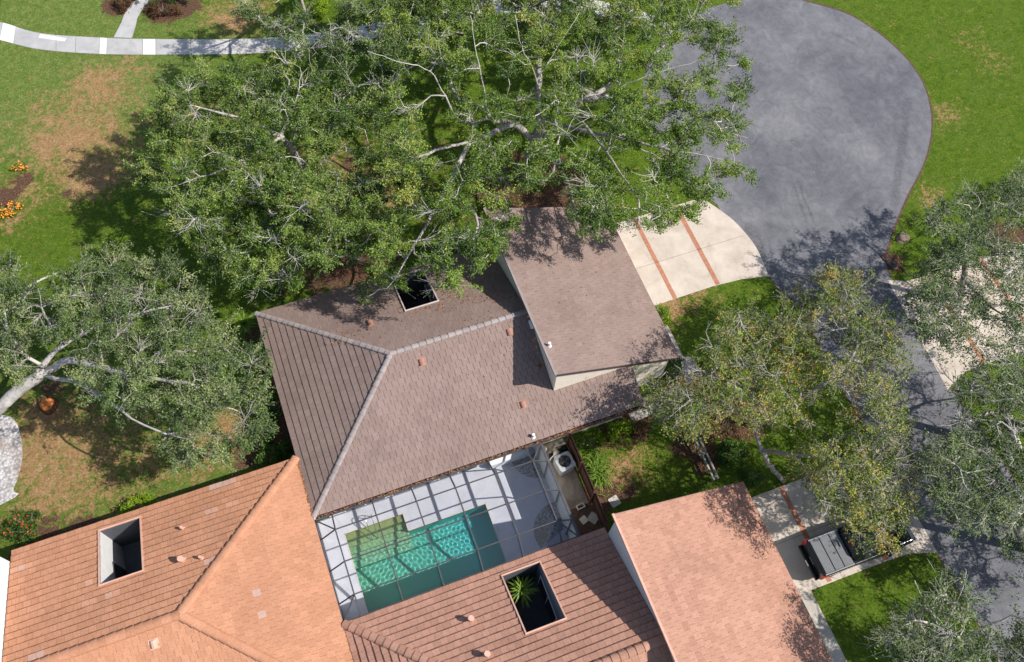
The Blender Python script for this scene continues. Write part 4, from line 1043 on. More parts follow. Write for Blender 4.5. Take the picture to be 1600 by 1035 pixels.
def make_tree(name, label, limbs, poly, n, z0, z1, bark_m, leaf_m, holes=(), leaves=480, rad=.8, seed=1, r_tip=.02, r_base=.4, cat='tree', leaf=(.118, .058), twigs=11, twig_m=None, bare=0.0, warm=.0, group=None, spacing=.62, flat=.5, void=.82, clear=0):
    """limbs: lists of (photo x, photo y, height) for the visible big limbs, first one starts at the trunk's foot;
    poly: crown outline; foliage clumps are spread through the crown's volume between heights z0 and z1"""
    r = np.random.default_rng(seed)
    base = at(*limbs[0][0][:2], limbs[0][0][2]); base[2] = limbs[0][0][2]
    root = empty(name, (base[0], base[1], 0), label=label, cat=cat, group=group or 'oaks around the houses and the road')
    nodes, par, direc, plen = [], [], [], []
    def add(p, pa):
        nodes.append(np.array(p, float)); par.append(pa)
        d = nodes[-1] - nodes[pa] if pa >= 0 else np.array([0, 0, 1.0]); d /= np.linalg.norm(d) + 1e-9
        direc.append(d); plen.append(plen[pa] + np.linalg.norm(nodes[-1] - nodes[pa]) if pa >= 0 else 0.0)
        return len(nodes) - 1
    for li, L in enumerate(limbs):
        P = [at(x, y, z) for x, y, z in L]
        if li == 0: cur = add(P[0], -1)
        else:
            D = np.linalg.norm(np.array(nodes) - P[0], axis=1); cur = int(D.argmin())
            P[0] = nodes[cur]
        S = smooth_path(P, 5)
        for q in S[1:]:
            if np.linalg.norm(q - nodes[cur]) > .3: cur = add(q + r.normal(size=3) * .025, cur)
    xs, ys = [p[0] for p in poly], [p[1] for p in poly]; cx, cy = np.mean(xs), np.mean(ys)
    clumps = []; tries = 0
    LP = [tuple(q[:2]) for L in limbs for q in smooth_path([(a_, b_, c_) for a_, b_, c_ in L], 6) if q[2] > 4.2]
    while len(clumps) < n and tries < n * 60:
        tries += 1
        x, y = r.uniform(min(xs), max(xs)), r.uniform(min(ys), max(ys))
        if not in_poly(x, y, poly): continue
        if any(((x - h[0]) / h[2]) ** 2 + ((y - h[1]) / h[3]) ** 2 < 1 and r.random() < (h[4] if len(h) > 4 else .93) for h in holes): continue
        q = max(abs(x - cx) / ((max(xs) - min(xs)) / 2), abs(y - cy) / ((max(ys) - min(ys)) / 2))
        zt = z0 + (z1 - z0) * math.sqrt(max(.05, 1 - .8 * q * q))
        z = z0 + (zt - z0) * r.beta(2.2, 1.1)
        c = at(x, y, z)
        if clear and r.random() < .8 and min(np.hypot(x - a_, y - b_) for a_, b_ in LP) < clear: continue
        w1 = math.sin(1.55 * c[0] + seed) * math.sin(1.4 * c[1] + 2 * seed) + .7 * math.sin(.9 * c[0] - 1.9 * c[1] + seed * 1.7) + .5 * math.sin(2.3 * c[1] + 1.1 * c[0] + 1.3 * c[2])
        if w1 < -.05 and r.random() < void: continue
        if blocks_sun(c) and r.random() < .98: continue
        if clumps and np.min(np.linalg.norm((np.array(clumps) - c) * (1, 1, .8), axis=1)) < spacing * (1 if tries < n * 25 else .6): continue
        clumps.append(c)
    clumps.sort(key=lambda c: np.linalg.norm(c - nodes[0]) + r.uniform(0, 1.5))
    tips = []
    for c in clumps:
        N = np.array(nodes); PL = np.array(plen)
        D = np.linalg.norm(N - c, axis=1)
        cost = D + .10 * PL + np.where(N[:, 2] > c[2] + .6, 1.5, 0) + np.where(D < .45, 2, 0)
        k = int(cost.argmin()); p = nodes[k]; dist = D[k]
        d0 = direc[k]; m = p + d0 * dist * .35 + (c - p) * .3 + np.array([0, 0, -.06 * dist]) + r.normal(size=3) * .12 * dist * .5
        ns = max(2, int(dist / .4)); cur = k
        for i in range(1, ns + 1):
            t = i / ns; q = (1 - t) ** 2 * p + 2 * t * (1 - t) * m + t * t * c
            if i < ns: q = q + r.normal(size=3) * .05
            cur = add(q, cur)
        tips.append(cur)
    N = np.array(nodes); par_ = np.array(par)
    acc = np.zeros(len(N))
    for t in tips: acc[t] += r_tip ** 2.1
    for i in range(len(N) - 1, 0, -1):
        if acc[i] == 0: acc[i] = r_tip ** 2.1
        acc[par_[i]] += acc[i]
    rad_ = acc ** (1 / 2.1); sc = r_base / rad_[0]
    f = np.clip((rad_ - r_tip) / (rad_[0] - r_tip + 1e-9), 0, 1)
    rad_ = rad_ * (1 + (sc - 1) * f ** .8)
    dn = np.array(direc); main = np.full(len(N), -1)
    for i in range(1, len(N)):
        if main[par_[i]] < 0 or rad_[i] > rad_[main[par_[i]]]: main[par_[i]] = i
    nd = dn.copy(); has = main >= 0; nd[has] = dn[has] + dn[main[has]]; nd /= np.linalg.norm(nd, axis=1)[:, None] + 1e-9
    e = np.arange(1, len(N)); P0, P1 = N[par_[e]], N[e]; R1 = rad_[e]; im = main[par_[e]] == e
    R0 = np.where(im, rad_[par_[e]], np.minimum(rad_[par_[e]], R1 * 1.35 + .004)); D0 = np.where(im[:, None], nd[par_[e]], dn[e]); D1 = nd[e]
    # flare at the foot
    thick = R1 > .05
    bigm = R1 > .035; B0, B1, BR0, BR1, BD0, BD1 = P0[bigm], P1[bigm], R0[bigm], R1[bigm], D0[bigm], D1[bigm]
    tP0, tP1, tR0, tR1 = [P0[~bigm]], [P1[~bigm]], [R0[~bigm]], [R1[~bigm]]
    LC, LT = [], []
    for ti, c in zip(tips, range(len(tips))):
        C = N[ti]; dr = direc[ti]
        rr_ = rad * r.uniform(.6, 1.4)
        isbare = r.random() < bare
        nt_ = int(twigs * r.uniform(.7, 1.3)); ctone = r.normal(0, .20)
        ends = []
        for k in range(nt_):
            v = r.normal(size=3); v = v / np.linalg.norm(v) * .9 + dr * .75; v[2] = v[2] * flat + .10; v /= np.linalg.norm(v)
            ln = rr_ * r.uniform(.5, 1.45); a = C - dr * r.uniform(0, .5); mid = a + v * ln * .5 + r.normal(size=3) * .07 * ln; en = a + v * ln + r.normal(size=3) * .1 * ln
            v2 = en - mid; s2 = mid + v2 * .6 + r.normal(size=3) * .18 * ln
            tw = .0085 if not isbare else .014
            tP0 += [np.array([a, mid, mid])]; tP1 += [np.array([mid, en, s2])]; tR0 += [np.array([tw * 1.2, tw * .8, tw * .7])]; tR1 += [np.array([tw * .8, tw * .35, tw * .3])]
            ends.append((a, mid, en))
        m_ = int(leaves * (rr_ / rad) ** 2 * r.uniform(.75, 1.25)) if not isbare else int(leaves * .08)
        if m_ == 0: continue
        w_ = r.integers(0, nt_, m_); A = np.array([x[0] for x in ends])[w_]; Mi = np.array([x[1] for x in ends])[w_]; En = np.array([x[2] for x in ends])[w_]
        t = r.beta(1.8, 1.0, m_)[:, None]
        pos = np.where(t < .5, A + (Mi - A) * t * 2, Mi + (En - Mi) * (t - .5) * 2) + r.normal(size=(m_, 3)) * np.array([.095, .095, .08])
        LC.append(pos); LT.append(np.clip(.42 + ctone + warm + r.normal(0, .2, m_), 0, 1))
    off = np.array([base[0], base[1], 0])
    P0, P1, R0, R1 = np.concatenate(tP0), np.concatenate(tP1), np.concatenate(tR0), np.concatenate(tR1)
    tubes_object('trunk', B0 - off, B1 - off, BR0, BR1, bark_m, root, 10, BD0, BD1)
    tubes_object('twigs', P0 - off, P1 - off, R0, R1, twig_m or M['bark_twig'], root, 4)
    C = np.concatenate(LC); T = np.concatenate(LT)
    quads_object('crown', leaf_quads(C - off, leaf[0], leaf[1], .6, r), leaf_m, T, root)
    return root

LEAFK = 1.0
make_tree('oak_tree', 'huge spreading oak with many pale limbs covering the lawn between garage wing and cul-de-sac',
    [[(825, 276, 0), (828, 250, 1.5), (836, 222, 3), (852, 190, 4.5), (890, 165, 6), (940, 148, 7.5), (1010, 120, 9), (1090, 95, 10)],
     [(836, 222, 3), (800, 192, 5), (765, 186, 6), (756, 140, 7.5), (745, 85, 9), (735, 25, 10)],
     [(765, 186, 6), (722, 192, 6.6), (700, 160, 7.4), (672, 112, 8.5), (622, 96, 9.5), (575, 80, 10)],
     [(840, 215, 3.4), (838, 125, 7), (815, 75, 8.5), (803, 15, 10)],
     [(852, 190, 4.5), (862, 225, 6), (878, 265, 7), (892, 300, 7.4), (898, 345, 7.5)],
     [(800, 192, 5), (735, 222, 6.4), (690, 232, 7), (640, 250, 7.5)],
     [(852, 190, 4.5), (960, 215, 7), (1050, 235, 8), (1130, 250, 8.6)],
     [(735, 222, 6.4), (700, 290, 7), (655, 370, 7.5), (615, 440, 7.5)],
     [(890, 165, 6), (985, 290, 8), (1000, 330, 8.2)],
     [(700, 290, 7), (745, 340, 7.6), (730, 400, 7.6)],
     [(838, 125, 7), (880, 60, 9), (905, 20, 10)]],
    [(585, -30), (700, -60), (1140, -60), (1170, 110), (1175, 275), (1115, 310), (1060, 355), (985, 350), (940, 380), (900, 360), (875, 315), (800, 275), (785, 380), (735, 425), (690, 465), (605, 470), (565, 465), (575, 415), (625, 330), (605, 200)],
    460, 5.2, 11.0, M['bark_mid'], M['leaf_bright'], holes=((845, 285, 22, 20, .7), (715, 20, 18, 16, .6), (720, 130, 30, 30, .6), (800, 130, 28, 40, .6), (1090, 205, 26, 30, .45), (650, 438, 36, 34, .93), (840, 330, 50, 30, .85), (670, 190, 25, 36, .5), (965, 265, 40, 30, .5), (710, 350, 30, 30, .4)),
    leaves=int(560 * LEAFK), seed=3, bare=.13, warm=.02, clear=13, r_base=.42, r_tip=.018)
make_tree('oak_tree', 'broad oak with dense crown left of the huge oak, shading the left lawn',
    [[(480, 345, 0), (478, 300, 2), (474, 262, 3.8), (440, 215, 5.8), (385, 190, 7), (300, 165, 8)],
     [(474, 262, 3.8), (505, 205, 6), (535, 195, 7), (575, 205, 7.6)],
     [(478, 290, 2.5), (425, 335, 5.5), (385, 395, 7)],
     [(478, 290, 2.5), (525, 330, 5), (545, 400, 6.6)],
     [(440, 215, 5.8), (465, 150, 7.4), (470, 100, 8)],
     [(440, 215, 5.8), (350, 265, 7), (270, 290, 7.4)]],
    [(245, 145), (300, 105), (420, 95), (520, 65), (605, 95), (625, 250), (620, 330), (555, 415), (500, 430), (410, 460), (340, 415), (275, 355), (225, 270), (232, 190)],
    290, 4.2, 9.5, M['bark_mid'], M['leaf_oak'], holes=((385, 500, 48, 36, .97), (540, 105, 40, 30, .7), (440, 410, 40, 30, .6), (470, 230, 35, 25, .5), (560, 200, 30, 25, .5), (320, 300, 40, 35, .4), (530, 380, 30, 30, .5)),
    leaves=int(560 * LEAFK), seed=5, bare=.12, warm=.02, clear=12, r_base=.34, r_tip=.016)
make_tree('oak_tree', 'leaning oak with a bare white trunk entering from the left edge beside the brown roof',
    [[(-60, 720, 0), (-25, 660, 1.5), (5, 632, 2.6), (34, 606, 3.3), (62, 588, 3.9), (68, 572, 4.3), (100, 538, 5.2), (180, 500, 6.2), (270, 478, 7)],
     [(62, 588, 3.9), (85, 575, 4.3), (115, 563, 4.8), (200, 585, 6), (300, 600, 7)],
     [(68, 572, 4.3), (40, 556, 5), (10, 545, 5.8), (-20, 550, 6.4)],
     [(64, 586, 4.0), (90, 592, 4.4), (130, 602, 5), (225, 665, 6), (300, 690, 6.4)],
     [(100, 538, 5.2), (70, 490, 6.4), (60, 450, 7)]],
    [(0, 450), (90, 430), (150, 390), (230, 400), (300, 430), (330, 500), (395, 540), (415, 620), (405, 680), (340, 725), (235, 735), (185, 700), (175, 640), (110, 590), (60, 560), (0, 590)],
    190, 4.0, 7.8, M['bark_pale'], M['leaf_grey'], twig_m=M['bark_mid'], holes=((385, 505, 46, 36, .97), (90, 560, 45, 35, .9), (250, 590, 28, 22, .4), (215, 720, 30, 20, .5)), leaves=int(400 * LEAFK), seed=7, r_base=.31, bare=.2, twigs=11, warm=.10, r_tip=.015, clear=12)
make_tree('oak_tree', 'thin yellowing oak with pale twigs standing on the lawn right of the garage wing',
    [[(1182, 668, 0), (1178, 640, 1.8), (1175, 610, 3.2), (1190, 570, 5), (1215, 520, 6.5), (1245, 470, 7.2)],
     [(1175, 610, 3.2), (1130, 590, 5), (1090, 580, 6), (1040, 600, 6.4)],
     [(1178, 640, 1.8), (1120, 640, 4.8), (1060, 650, 5.8), (1020, 650, 6)],
     [(1190, 570, 5), (1160, 510, 6.4), (1150, 480, 7)],
     [(1175, 610, 3.2), (1240, 610, 5.5), (1290, 620, 6.5)]],
    [(1015, 600), (1070, 575), (1115, 520), (1160, 480), (1210, 450), (1255, 460), (1270, 520), (1285, 600), (1280, 670), (1210, 680), (1150, 655), (1090, 670), (1030, 668), (1005, 640)],
    185, 3.6, 8.0, M['bark_grey'], M['leaf_sparse'], holes=((1200, 470, 40, 25, .6), (1110, 530, 35, 25, .5), (1270, 560, 22, 40, .5), (1170, 600, 35, 25, .5), (1040, 690, 30, 20, .7), (1230, 600, 30, 30, .5)), leaves=int(150 * LEAFK), seed=9, r_base=.13, bare=.12, twigs=8, warm=.10, rad=.72, spacing=.5, void=.55, twig_m=M['bark_mid'], r_tip=.014)
make_tree('oak_tree', 'thin olive and orange oak overhanging the road and the nose of the pickup',
    [[(1224, 752, 0), (1205, 730, 1.5), (1190, 705, 2.6), (1185, 670, 3.8), (1220, 640, 5), (1290, 600, 6.5), (1340, 540, 7.5), (1330, 460, 8)],
     [(1190, 705, 2.6), (1240, 710, 4.6), (1310, 720, 6), (1370, 740, 7)],
     [(1240, 710, 4.6), (1290, 770, 6.2), (1340, 810, 6.6)],
     [(1290, 600, 6.5), (1360, 620, 7.6), (1410, 640, 8)],
     [(1340, 540, 7.5), (1390, 520, 8)]],
    [(1268, 425), (1310, 412), (1360, 445), (1400, 510), (1418, 580), (1412, 660), (1428, 710), (1425, 775), (1405, 835), (1365, 852), (1325, 822), (1285, 785), (1250, 735), (1250, 700), (1290, 660), (1290, 600), (1270, 520)],
    215, 4.2, 9.0, M['bark_grey'], M['leaf_sparse'], holes=((1285, 540, 30, 60, .8), (1330, 610, 35, 40, .6), (1400, 560, 25, 40, .5), (1300, 760, 30, 20, .4), (1345, 690, 30, 30, .5), (1360, 470, 25, 25, .5)), leaves=int(155 * LEAFK), seed=12, r_base=.13, bare=.10, twigs=8, warm=.06, rad=.72, spacing=.5, void=.55, twig_m=M['bark_mid'], r_tip=.014)
make_tree('oak_tree', 'grey-green oak at the right edge over the lawn south of the cul-de-sac',
    [[(1500, 470, 0), (1505, 440, 2), (1510, 400, 4), (1520, 350, 6), (1560, 310, 7)], [(1510, 400, 4), (1470, 370, 6), (1450, 340, 6.6)], [(1510, 400, 4), (1560, 400, 6), (1600, 380, 7)], [(1505, 440, 2), (1480, 470, 5), (1450, 500, 6.2)], [(1505, 440, 2), (1550, 480, 5), (1590, 510, 6)]],
    [(1450, 315), (1500, 300), (1560, 285), (1640, 265), (1720, 420), (1660, 520), (1560, 540), (1480, 550), (1435, 520), (1420, 480), (1445, 430), (1440, 360)],
    185, 4.2, 8.5, M['bark_grey'], M['leaf_grey'], holes=((1515, 440, 40, 25, .8), (1560, 470, 25, 20, .6), (1430, 460, 30, 22, .5)), leaves=int(250 * LEAFK), seed=15, r_base=.2, twigs=11, void=.5, bare=.03, r_tip=.014)
make_tree('oak_tree', 'sparse oak with bleached bare branches fanning out at the right edge',
    [[(1590, 700, 0), (1580, 670, 2), (1570, 640, 3.6), (1560, 610, 5), (1530, 580, 6.4), (1510, 570, 7)], [(1560, 610, 5), (1520, 610, 6), (1490, 615, 6.6)], [(1570, 640, 3.6), (1530, 650, 5.4), (1505, 665, 6)], [(1560, 610, 5), (1575, 560, 6.6), (1590, 535, 7)], [(1570, 640, 3.6), (1610, 620, 5.4), (1650, 600, 6)]],
    [(1490, 600), (1540, 555), (1600, 535), (1720, 540), (1760, 720), (1600, 730), (1540, 690), (1500, 660)],
    140, 4.5, 8.0, M['bark_pale'], M['leaf_grey'], leaves=int(190 * LEAFK), seed=17, r_base=.24, twigs=11, bare=.25, spacing=.75, twig_m=M['bark_pale'])
make_tree('oak_tree', 'dull green oak overhanging the shaded road right of the pickup',
    [[(1610, 860, 0), (1590, 830, 2), (1560, 800, 4), (1520, 770, 6), (1480, 740, 7)], [(1560, 800, 4), (1560, 750, 6.5), (1540, 710, 7)], [(1590, 830, 2), (1620, 780, 5.5), (1640, 740, 6.5)]],
    [(1440, 710), (1490, 680), (1550, 700), (1620, 715), (1800, 720), (1840, 900), (1700, 960), (1590, 870), (1530, 840), (1480, 800), (1455, 760)],
    190, 4.5, 8.5, M['bark_grey'], M['leaf_grey'], leaves=int(230 * LEAFK), seed=19, r_base=.24, twigs=11, warm=.06)
make_tree('oak_tree', 'pale-twigged oak in the lower right corner above the shaded lawn',
    [[(1480, 1060, 0), (1478, 1020, 2.4), (1470, 985, 4.5), (1430, 970, 6), (1400, 990, 6.6)], [(1470, 985, 4.5), (1500, 930, 6.4), (1510, 890, 7)], [(1478, 1020, 2.4), (1540, 980, 5.5), (1590, 960, 6.6)], [(1470, 985, 4.5), (1440, 930, 6.4), (1425, 900, 7)]],
    [(1375, 1000), (1420, 950), (1470, 920), (1490, 880), (1530, 890), (1570, 930), (1620, 900), (1760, 950), (1780, 1090), (1560, 1080), (1400, 1060)],
    140, 4.2, 8.0, M['bark_pale'], M['leaf_grey'], leaves=int(210 * LEAFK), seed=21, r_base=.15, twigs=13, bare=.22, warm=.05, twig_m=M['bark_twig'])
make_tree('oak_tree', 'twiggy oak at the top edge beyond the sidewalk, its crown half out of the picture',
    [[(540, -10, 0), (535, -40, 2.5), (525, -55, 4.5), (480, -30, 6), (430, 5, 7)], [(525, -55, 4.5), (560, 10, 6.5), (590, 40, 7)], [(480, -30, 6), (380, -10, 7)]],
    [(400, -40), (480, -60), (600, -60), (640, 20), (600, 75), (520, 85), (455, 70), (420, 50), (380, 20)],
    85, 5, 8.5, M['bark_grey'], M['leaf_grey'], holes=((478, 2, 72, 42, .97), (390, 20, 60, 40, .6)), leaves=int(420 * LEAFK), seed=23, r_base=.2, twigs=9, bare=.12)
make_tree('oak_tree', 'oak leaning over the sidewalk at the middle of the top edge, trunk unseen',
    [[(700, -60, 0), (705, -90, 3), (715, -60, 5), (735, -20, 6.5), (750, 20, 7.4)], [(715, -60, 5), (660, -20, 6.4), (640, 25, 7)], [(715, -60, 5), (820, -40, 6.4), (900, -10, 7)]],
    [(600, -70), (1040, -80), (1050, 25), (1000, 48), (900, 50), (840, 45), (770, 42), (690, 62), (620, 70)],
    135, 4.6, 8.5, M['bark_mid'], M['leaf_bright'], holes=((705, 25, 20, 14, .8), (770, 5, 20, 12, .8)), leaves=int(560 * LEAFK), seed=25, r_base=.24, bare=.05, warm=.06)
make_tree('small_tree', 'bluish green small tree cut by the left edge of the picture',
    [[(-20, 520, 0), (-18, 480, 2), (-10, 450, 3.4)]], [(-60, 420), (10, 405), (28, 440), (20, 500), (-20, 540), (-60, 520)],
    26, 2.6, 5, M['bark_grey'], M['leaf_grey'], leaves=int(420 * LEAFK), seed=27, r_base=.12, spacing=.6)

# ---------------------------------------------------------------- palms and shrubs
def palm(name, label, p, n, L, wd_, h, seed, arch=.5, cat='palm'):
    r = np.random.default_rng(seed); root = empty(name, (p[0], p[1], 0), label=label, cat=cat)
    b = MB(); b.tube([(0, 0, 0), (.03, .02, h * .5), (0, 0, h)], [.11, .09, .09], 9); b.build('trunk', M['bark_grey'], root, smooth=True)
    b = MB()
    for i in range(n):
        a = i * 2.39996 + r.uniform(-.2, .2); el = R(8 + 70 * (i / n)); l = L * r.uniform(.8, 1.1) * (1 - .25 * (i / n))
        d = np.array([math.cos(a), math.sin(a), 0]); sdv = np.array([-d[1], d[0], 0]); tone = r.uniform(.2, 1)
        pts = []
        for k in range(6):
            t = k / 5; pts.append(np.array([0, 0, h]) + d * l * t * math.cos(el) + np.array([0, 0, l * t * math.sin(el) - arch * l * t * t]))
        ww = [.35, .9, 1, .8, .5, .04]
        for k in range(5):
            for s in (-1, 1):
                e0 = pts[k] + s * sdv * wd_ * ww[k] * .5 + np.array([0, 0, wd_ * ww[k] * .22]); e1 = pts[k + 1] + s * sdv * wd_ * ww[k + 1] * .5 + np.array([0, 0, wd_ * ww[k + 1] * .22])
                b.poly([pts[k], pts[k + 1], e1, e0] if s > 0 else [pts[k], e0, e1, pts[k + 1]], tone)
    b.build('fronds', M['leaf_palm'], root)
palm('yucca', 'bright green spiky yucca at the upper left corner of the brown roof', at(381, 505, .9), 44, 1.0, .085, .7, 1, .25, 'yucca')
palm('yucca', 'dark spiky yucca in the shade above the brown roof', at(434, 441, .8), 34, 1.0, .08, .6, 2, .3, 'yucca')
palm('palm_tree', 'small palm filling a corner of the light well in the pinkish roof', (5.25, 7.15), 46, 1.05, .10, 2.1, 3, .55)

def shrub(name, label, p, rx, ry, h, lm, seed, n=900, leaf=(.10, .055), flowers=None, group=None, cat='shrub', rz=0.0, boxy=False, nf=40):
    r = np.random.default_rng(seed); root = empty(name, (p[0], p[1], 0), rz, label=label, cat=cat, group=group)
    b = MB()
    for k in range(7):
        a = r.uniform(0, 6.28); q = r.uniform(.2, .75); b.tube([(0, 0, 0), (rx * q * .5 * math.cos(a), ry * q * .5 * math.sin(a), h * .45), (rx * q * math.cos(a), ry * q * math.sin(a), h * .85)], [.025, .018, .006], 5)
    b.build('stems', M['bark_grey'], root)
    nc = max(10, int(rx * ry * 26))
    if boxy: cc = np.stack([r.uniform(-1, 1, nc) * rx, r.uniform(-1, 1, nc) * ry, r.uniform(.2, 1, nc) * h], 1)
    else:
        d = r.normal(size=(nc, 3)); d /= np.linalg.norm(d, axis=1)[:, None]; d[:, 2] = np.abs(d[:, 2]); q = r.uniform(.45, 1, nc)[:, None] ** .6
        cc = d * q * np.array([rx, ry, h]) * (1 + r.normal(0, .12, (nc, 1)))
    w = r.integers(0, nc, n); ct = r.normal(0, .15, nc)
    C = cc[w] + r.normal(size=(n, 3)) * .11; C[:, 2] = np.maximum(C[:, 2], .03)
    Q = leaf_quads(C, leaf[0], leaf[1], .6, r); T = np.clip(.5 + ct[w] + r.normal(0, .2, n), 0, 1)
    if flowers is not None:
        idx = np.argsort(-C[:, 2])[:int(n * .6)]; pk = r.choice(idx, nf)
        Q = np.concatenate([Q, leaf_quads(C[pk] + np.array([0, 0, .05]), .10, .08, 1.2, r)]); T = np.concatenate([T, np.ones(nf)])
    o = quads_object('foliage', Q, lm, T, root)
    if flowers is not None:
        o.data.materials.append(flowers); mi = np.zeros(len(Q), np.int32); mi[n:] = 1; o.data.polygons.foreach_set('material_index', mi)
    return root
shrub('flowering_shrub', 'shrub dotted with red flowers by the corner of the white gable wall', at(42, 826, .6), 1.15, .9, 1.3, M['leaf_shrub'], 1, 2600, flowers=M['flower_red'], nf=70)
shrub('hedge', 'short clipped hedge along the eave of the terracotta roof', at(208, 790, .4), .95, .3, .8, M['leaf_lime'], 2, 1300, cat='hedge', boxy=True)
shrub('flowering_shrub', 'shrub with a few orange blossoms where the terracotta and brown roofs meet', at(426, 702, .7), .85, .8, 1.3, M['leaf_shrub'], 3, 1700, leaf=(.15, .08), flowers=M['flower_orange'], nf=14)
shrub('shrub', 'dark green shrub against the left eave of the brown roof', at(432, 632, .7), .7, .9, 1.3, M['leaf_shrub'], 4, 1500)
shrub('shrub', 'bright lime shrub squeezed beside the garage wing and driveway', (18.66, 19.3, 0), .36, .62, 1.0, M['leaf_lime'], 5, 1300)
shrub('shrub', 'green shrub at the lower right corner of the garage wing', at(1058, 574, .6), .55, .55, 1.0, M['leaf_shrub'], 6, 1000)
shrub('shrub', 'dark green shrub below the striped shaded garage wall', at(1036, 590, .5), .6, .45, .8, M['leaf_shrub'], 7, 900)
shrub('shrub', 'yellow-green leafy shrub row in front of the brown house eave', at(962, 671, .6), 1.2, .4, .8, M['leaf_lime'], 8, 1700, leaf=(.14, .08), rz=R(5))
shrub('shrub', 'low green shrub beside the yellow-green row, nearest the fence end', at(915, 690, .5), .5, .4, .8, M['leaf_shrub'], 9, 700)
shrub('shrub', 'dark reddish shrub in shade right of the yellow-green row', at(998, 664, .6), .5, .45, .9, M['leaf_russet'], 10, 700)
shrub('shrub', 'russet ground shrub left of the footpath at the top edge', at(195, 2, .4), 1.0, .75, .7, M['leaf_russet'], 11, 2000, boxy=False)
shrub('shrub', 'russet ground shrub right of the footpath at the top edge', at(252, 14, .4), 1.35, .6, .6, M['leaf_russet'], 12, 2400, rz=R(-25))
shrub('hedge', 'dark green hedge behind the russet shrub at the top edge', at(262, -6, .6), 1.4, .5, 1.0, M['leaf_shrub'], 13, 1900, rz=R(-25), cat='hedge', boxy=True)
shrub('hedge', 'bright green clipped hedge at the top edge beyond the sidewalk', at(478, 3, 1.0), 1.25, .75, 1.3, M['leaf_lime'], 14, 3200, rz=R(-20), cat='hedge', boxy=True)
shrub('shrub', 'green bush under the grey-green oak at the right edge', at(1578, 300, 1.2), 1.6, 1.4, 2.0, M['leaf_oak'], 15, 4200)
shrub('flower_patch', 'small clump of orange flowers near the left lawn edge, upper one', at(30, 264, .15), .45, .3, .25, M['leaf_shrub'], 16, 160, flowers=M['flower_orange'], nf=70, cat='flowers')
shrub('flower_patch', 'larger clump of orange flowers cut by the left edge of the lawn', at(16, 328, .15), .75, .5, .3, M['leaf_shrub'], 17, 260, flowers=M['flower_orange'], nf=240, cat='flowers')
shrub('shrub', 'leafy yellow-green bush on the mulch right of the timber rail fence', at(1146, 708, .6), .95, .7, 1.1, M['leaf_shrub'], 18, 2000, leaf=(.12, .07))
shrub('shrub', 'low dark bush between the timber rail fence and the pinkish garage corner', at(1178, 742, .4), .6, .5, .8, M['leaf_shrub'], 19, 900)
shrub('shrub', 'small green bush beside the walkway below the garage wing', at(1085, 632, .4), .55, .5, .7, M['leaf_shrub'], 20, 800)
def tuft(label, p, n, L, seed, h=.05):
    r = np.random.default_rng(seed); b = MB(); root = empty('grass_tuft', (p[0], p[1], 0), label=label, cat='plant')
    for i in range(n):
        a = r.uniform(0, 6.28); o_ = r.normal(size=2) * .22; d = np.array([math.cos(a), math.sin(a), 0]); s = np.array([-d[1], d[0], 0]) * .022; l = L * r.uniform(.6, 1.1); c0 = np.array([o_[0], o_[1] * 2.0, h]); tone = r.random()
        P = [c0, c0 + d * l * .4 + (0, 0, l * .5), c0 + d * l * .8 + (0, 0, l * .45), c0 + d * l + (0, 0, l * .15)]
        for k in range(3): b.poly([P[k] - s * (1 - k * .25), P[k] + s * (1 - k * .25), P[k + 1] + s * (.75 - k * .25 + .02), P[k + 1] - s * (.75 - k * .25 + .02)], tone)
    b.build('blades', M['leaf_palm'], root)
tuft('pale strappy leaved plant clump outside the brown fence', at(934, 733, .3), 190, .75, 4)

# ---------------------------------------------------------------- stump, boulders, mailbox, fallen leaves
st = empty('tree_stump', (*at(73, 632, .25)[:2], 0), label='orange cut tree stump on the dry lawn under the leaning oak', cat='tree stump')
b = MB(); n = 22; A = [R(360 * k / n) for k in range(n)]; rad_ = [.40 + .03 * math.sin(3 * a) + random.uniform(-.015, .015) for a in A]
b.hexa([(r * 1.25 * math.cos(a), r * 1.25 * math.sin(a), 0) for r, a in zip(rad_, A)], [(r * math.cos(a), r * math.sin(a), .24) for r, a in zip(rad_, A)]); b.build('bark', M['stump_bark'], st)
b = MB(); b.hexa([(r * .86 * math.cos(a), r * .86 * math.sin(a), .235) for r, a in zip(rad_, A)], [(r * .86 * math.cos(a), r * .86 * math.sin(a), .262) for r, a in zip(rad_, A)]); b.build('cut_face', M['stump_wood'], st)
def boulder(p, s, seed, label, name='boulder'):
    bm = bmesh.new(); bmesh.ops.create_icosphere(bm, subdivisions=3, radius=1); r = random.Random(seed); ph = [r.uniform(0, 6) for _ in range(6)]
    for v in bm.verts:
        c = v.co.copy(); k = 1 + .16 * math.sin(3 * c.x + ph[0]) * math.sin(2.6 * c.y + ph[1]) + .1 * math.sin(5 * c.z + ph[2] + 3 * c.x) + r.uniform(-.02, .02)
        v.co = Vector((c.x * s[0] * k, c.y * s[1] * k, max(-.1, c.z) * s[2] * k))
    me = bpy.data.meshes.new(name); bm.to_mesh(me); bm.free(); me.materials.append(M['boulder'])
    o = bpy.data.objects.new(name, me); COL.objects.link(o); o.location = (p[0], p[1], .02); return tag(o, label, 'boulder')
boulder(at(1410, 373), (.40, .34, .22), 1, 'brown boulder on the grass near the road edge')
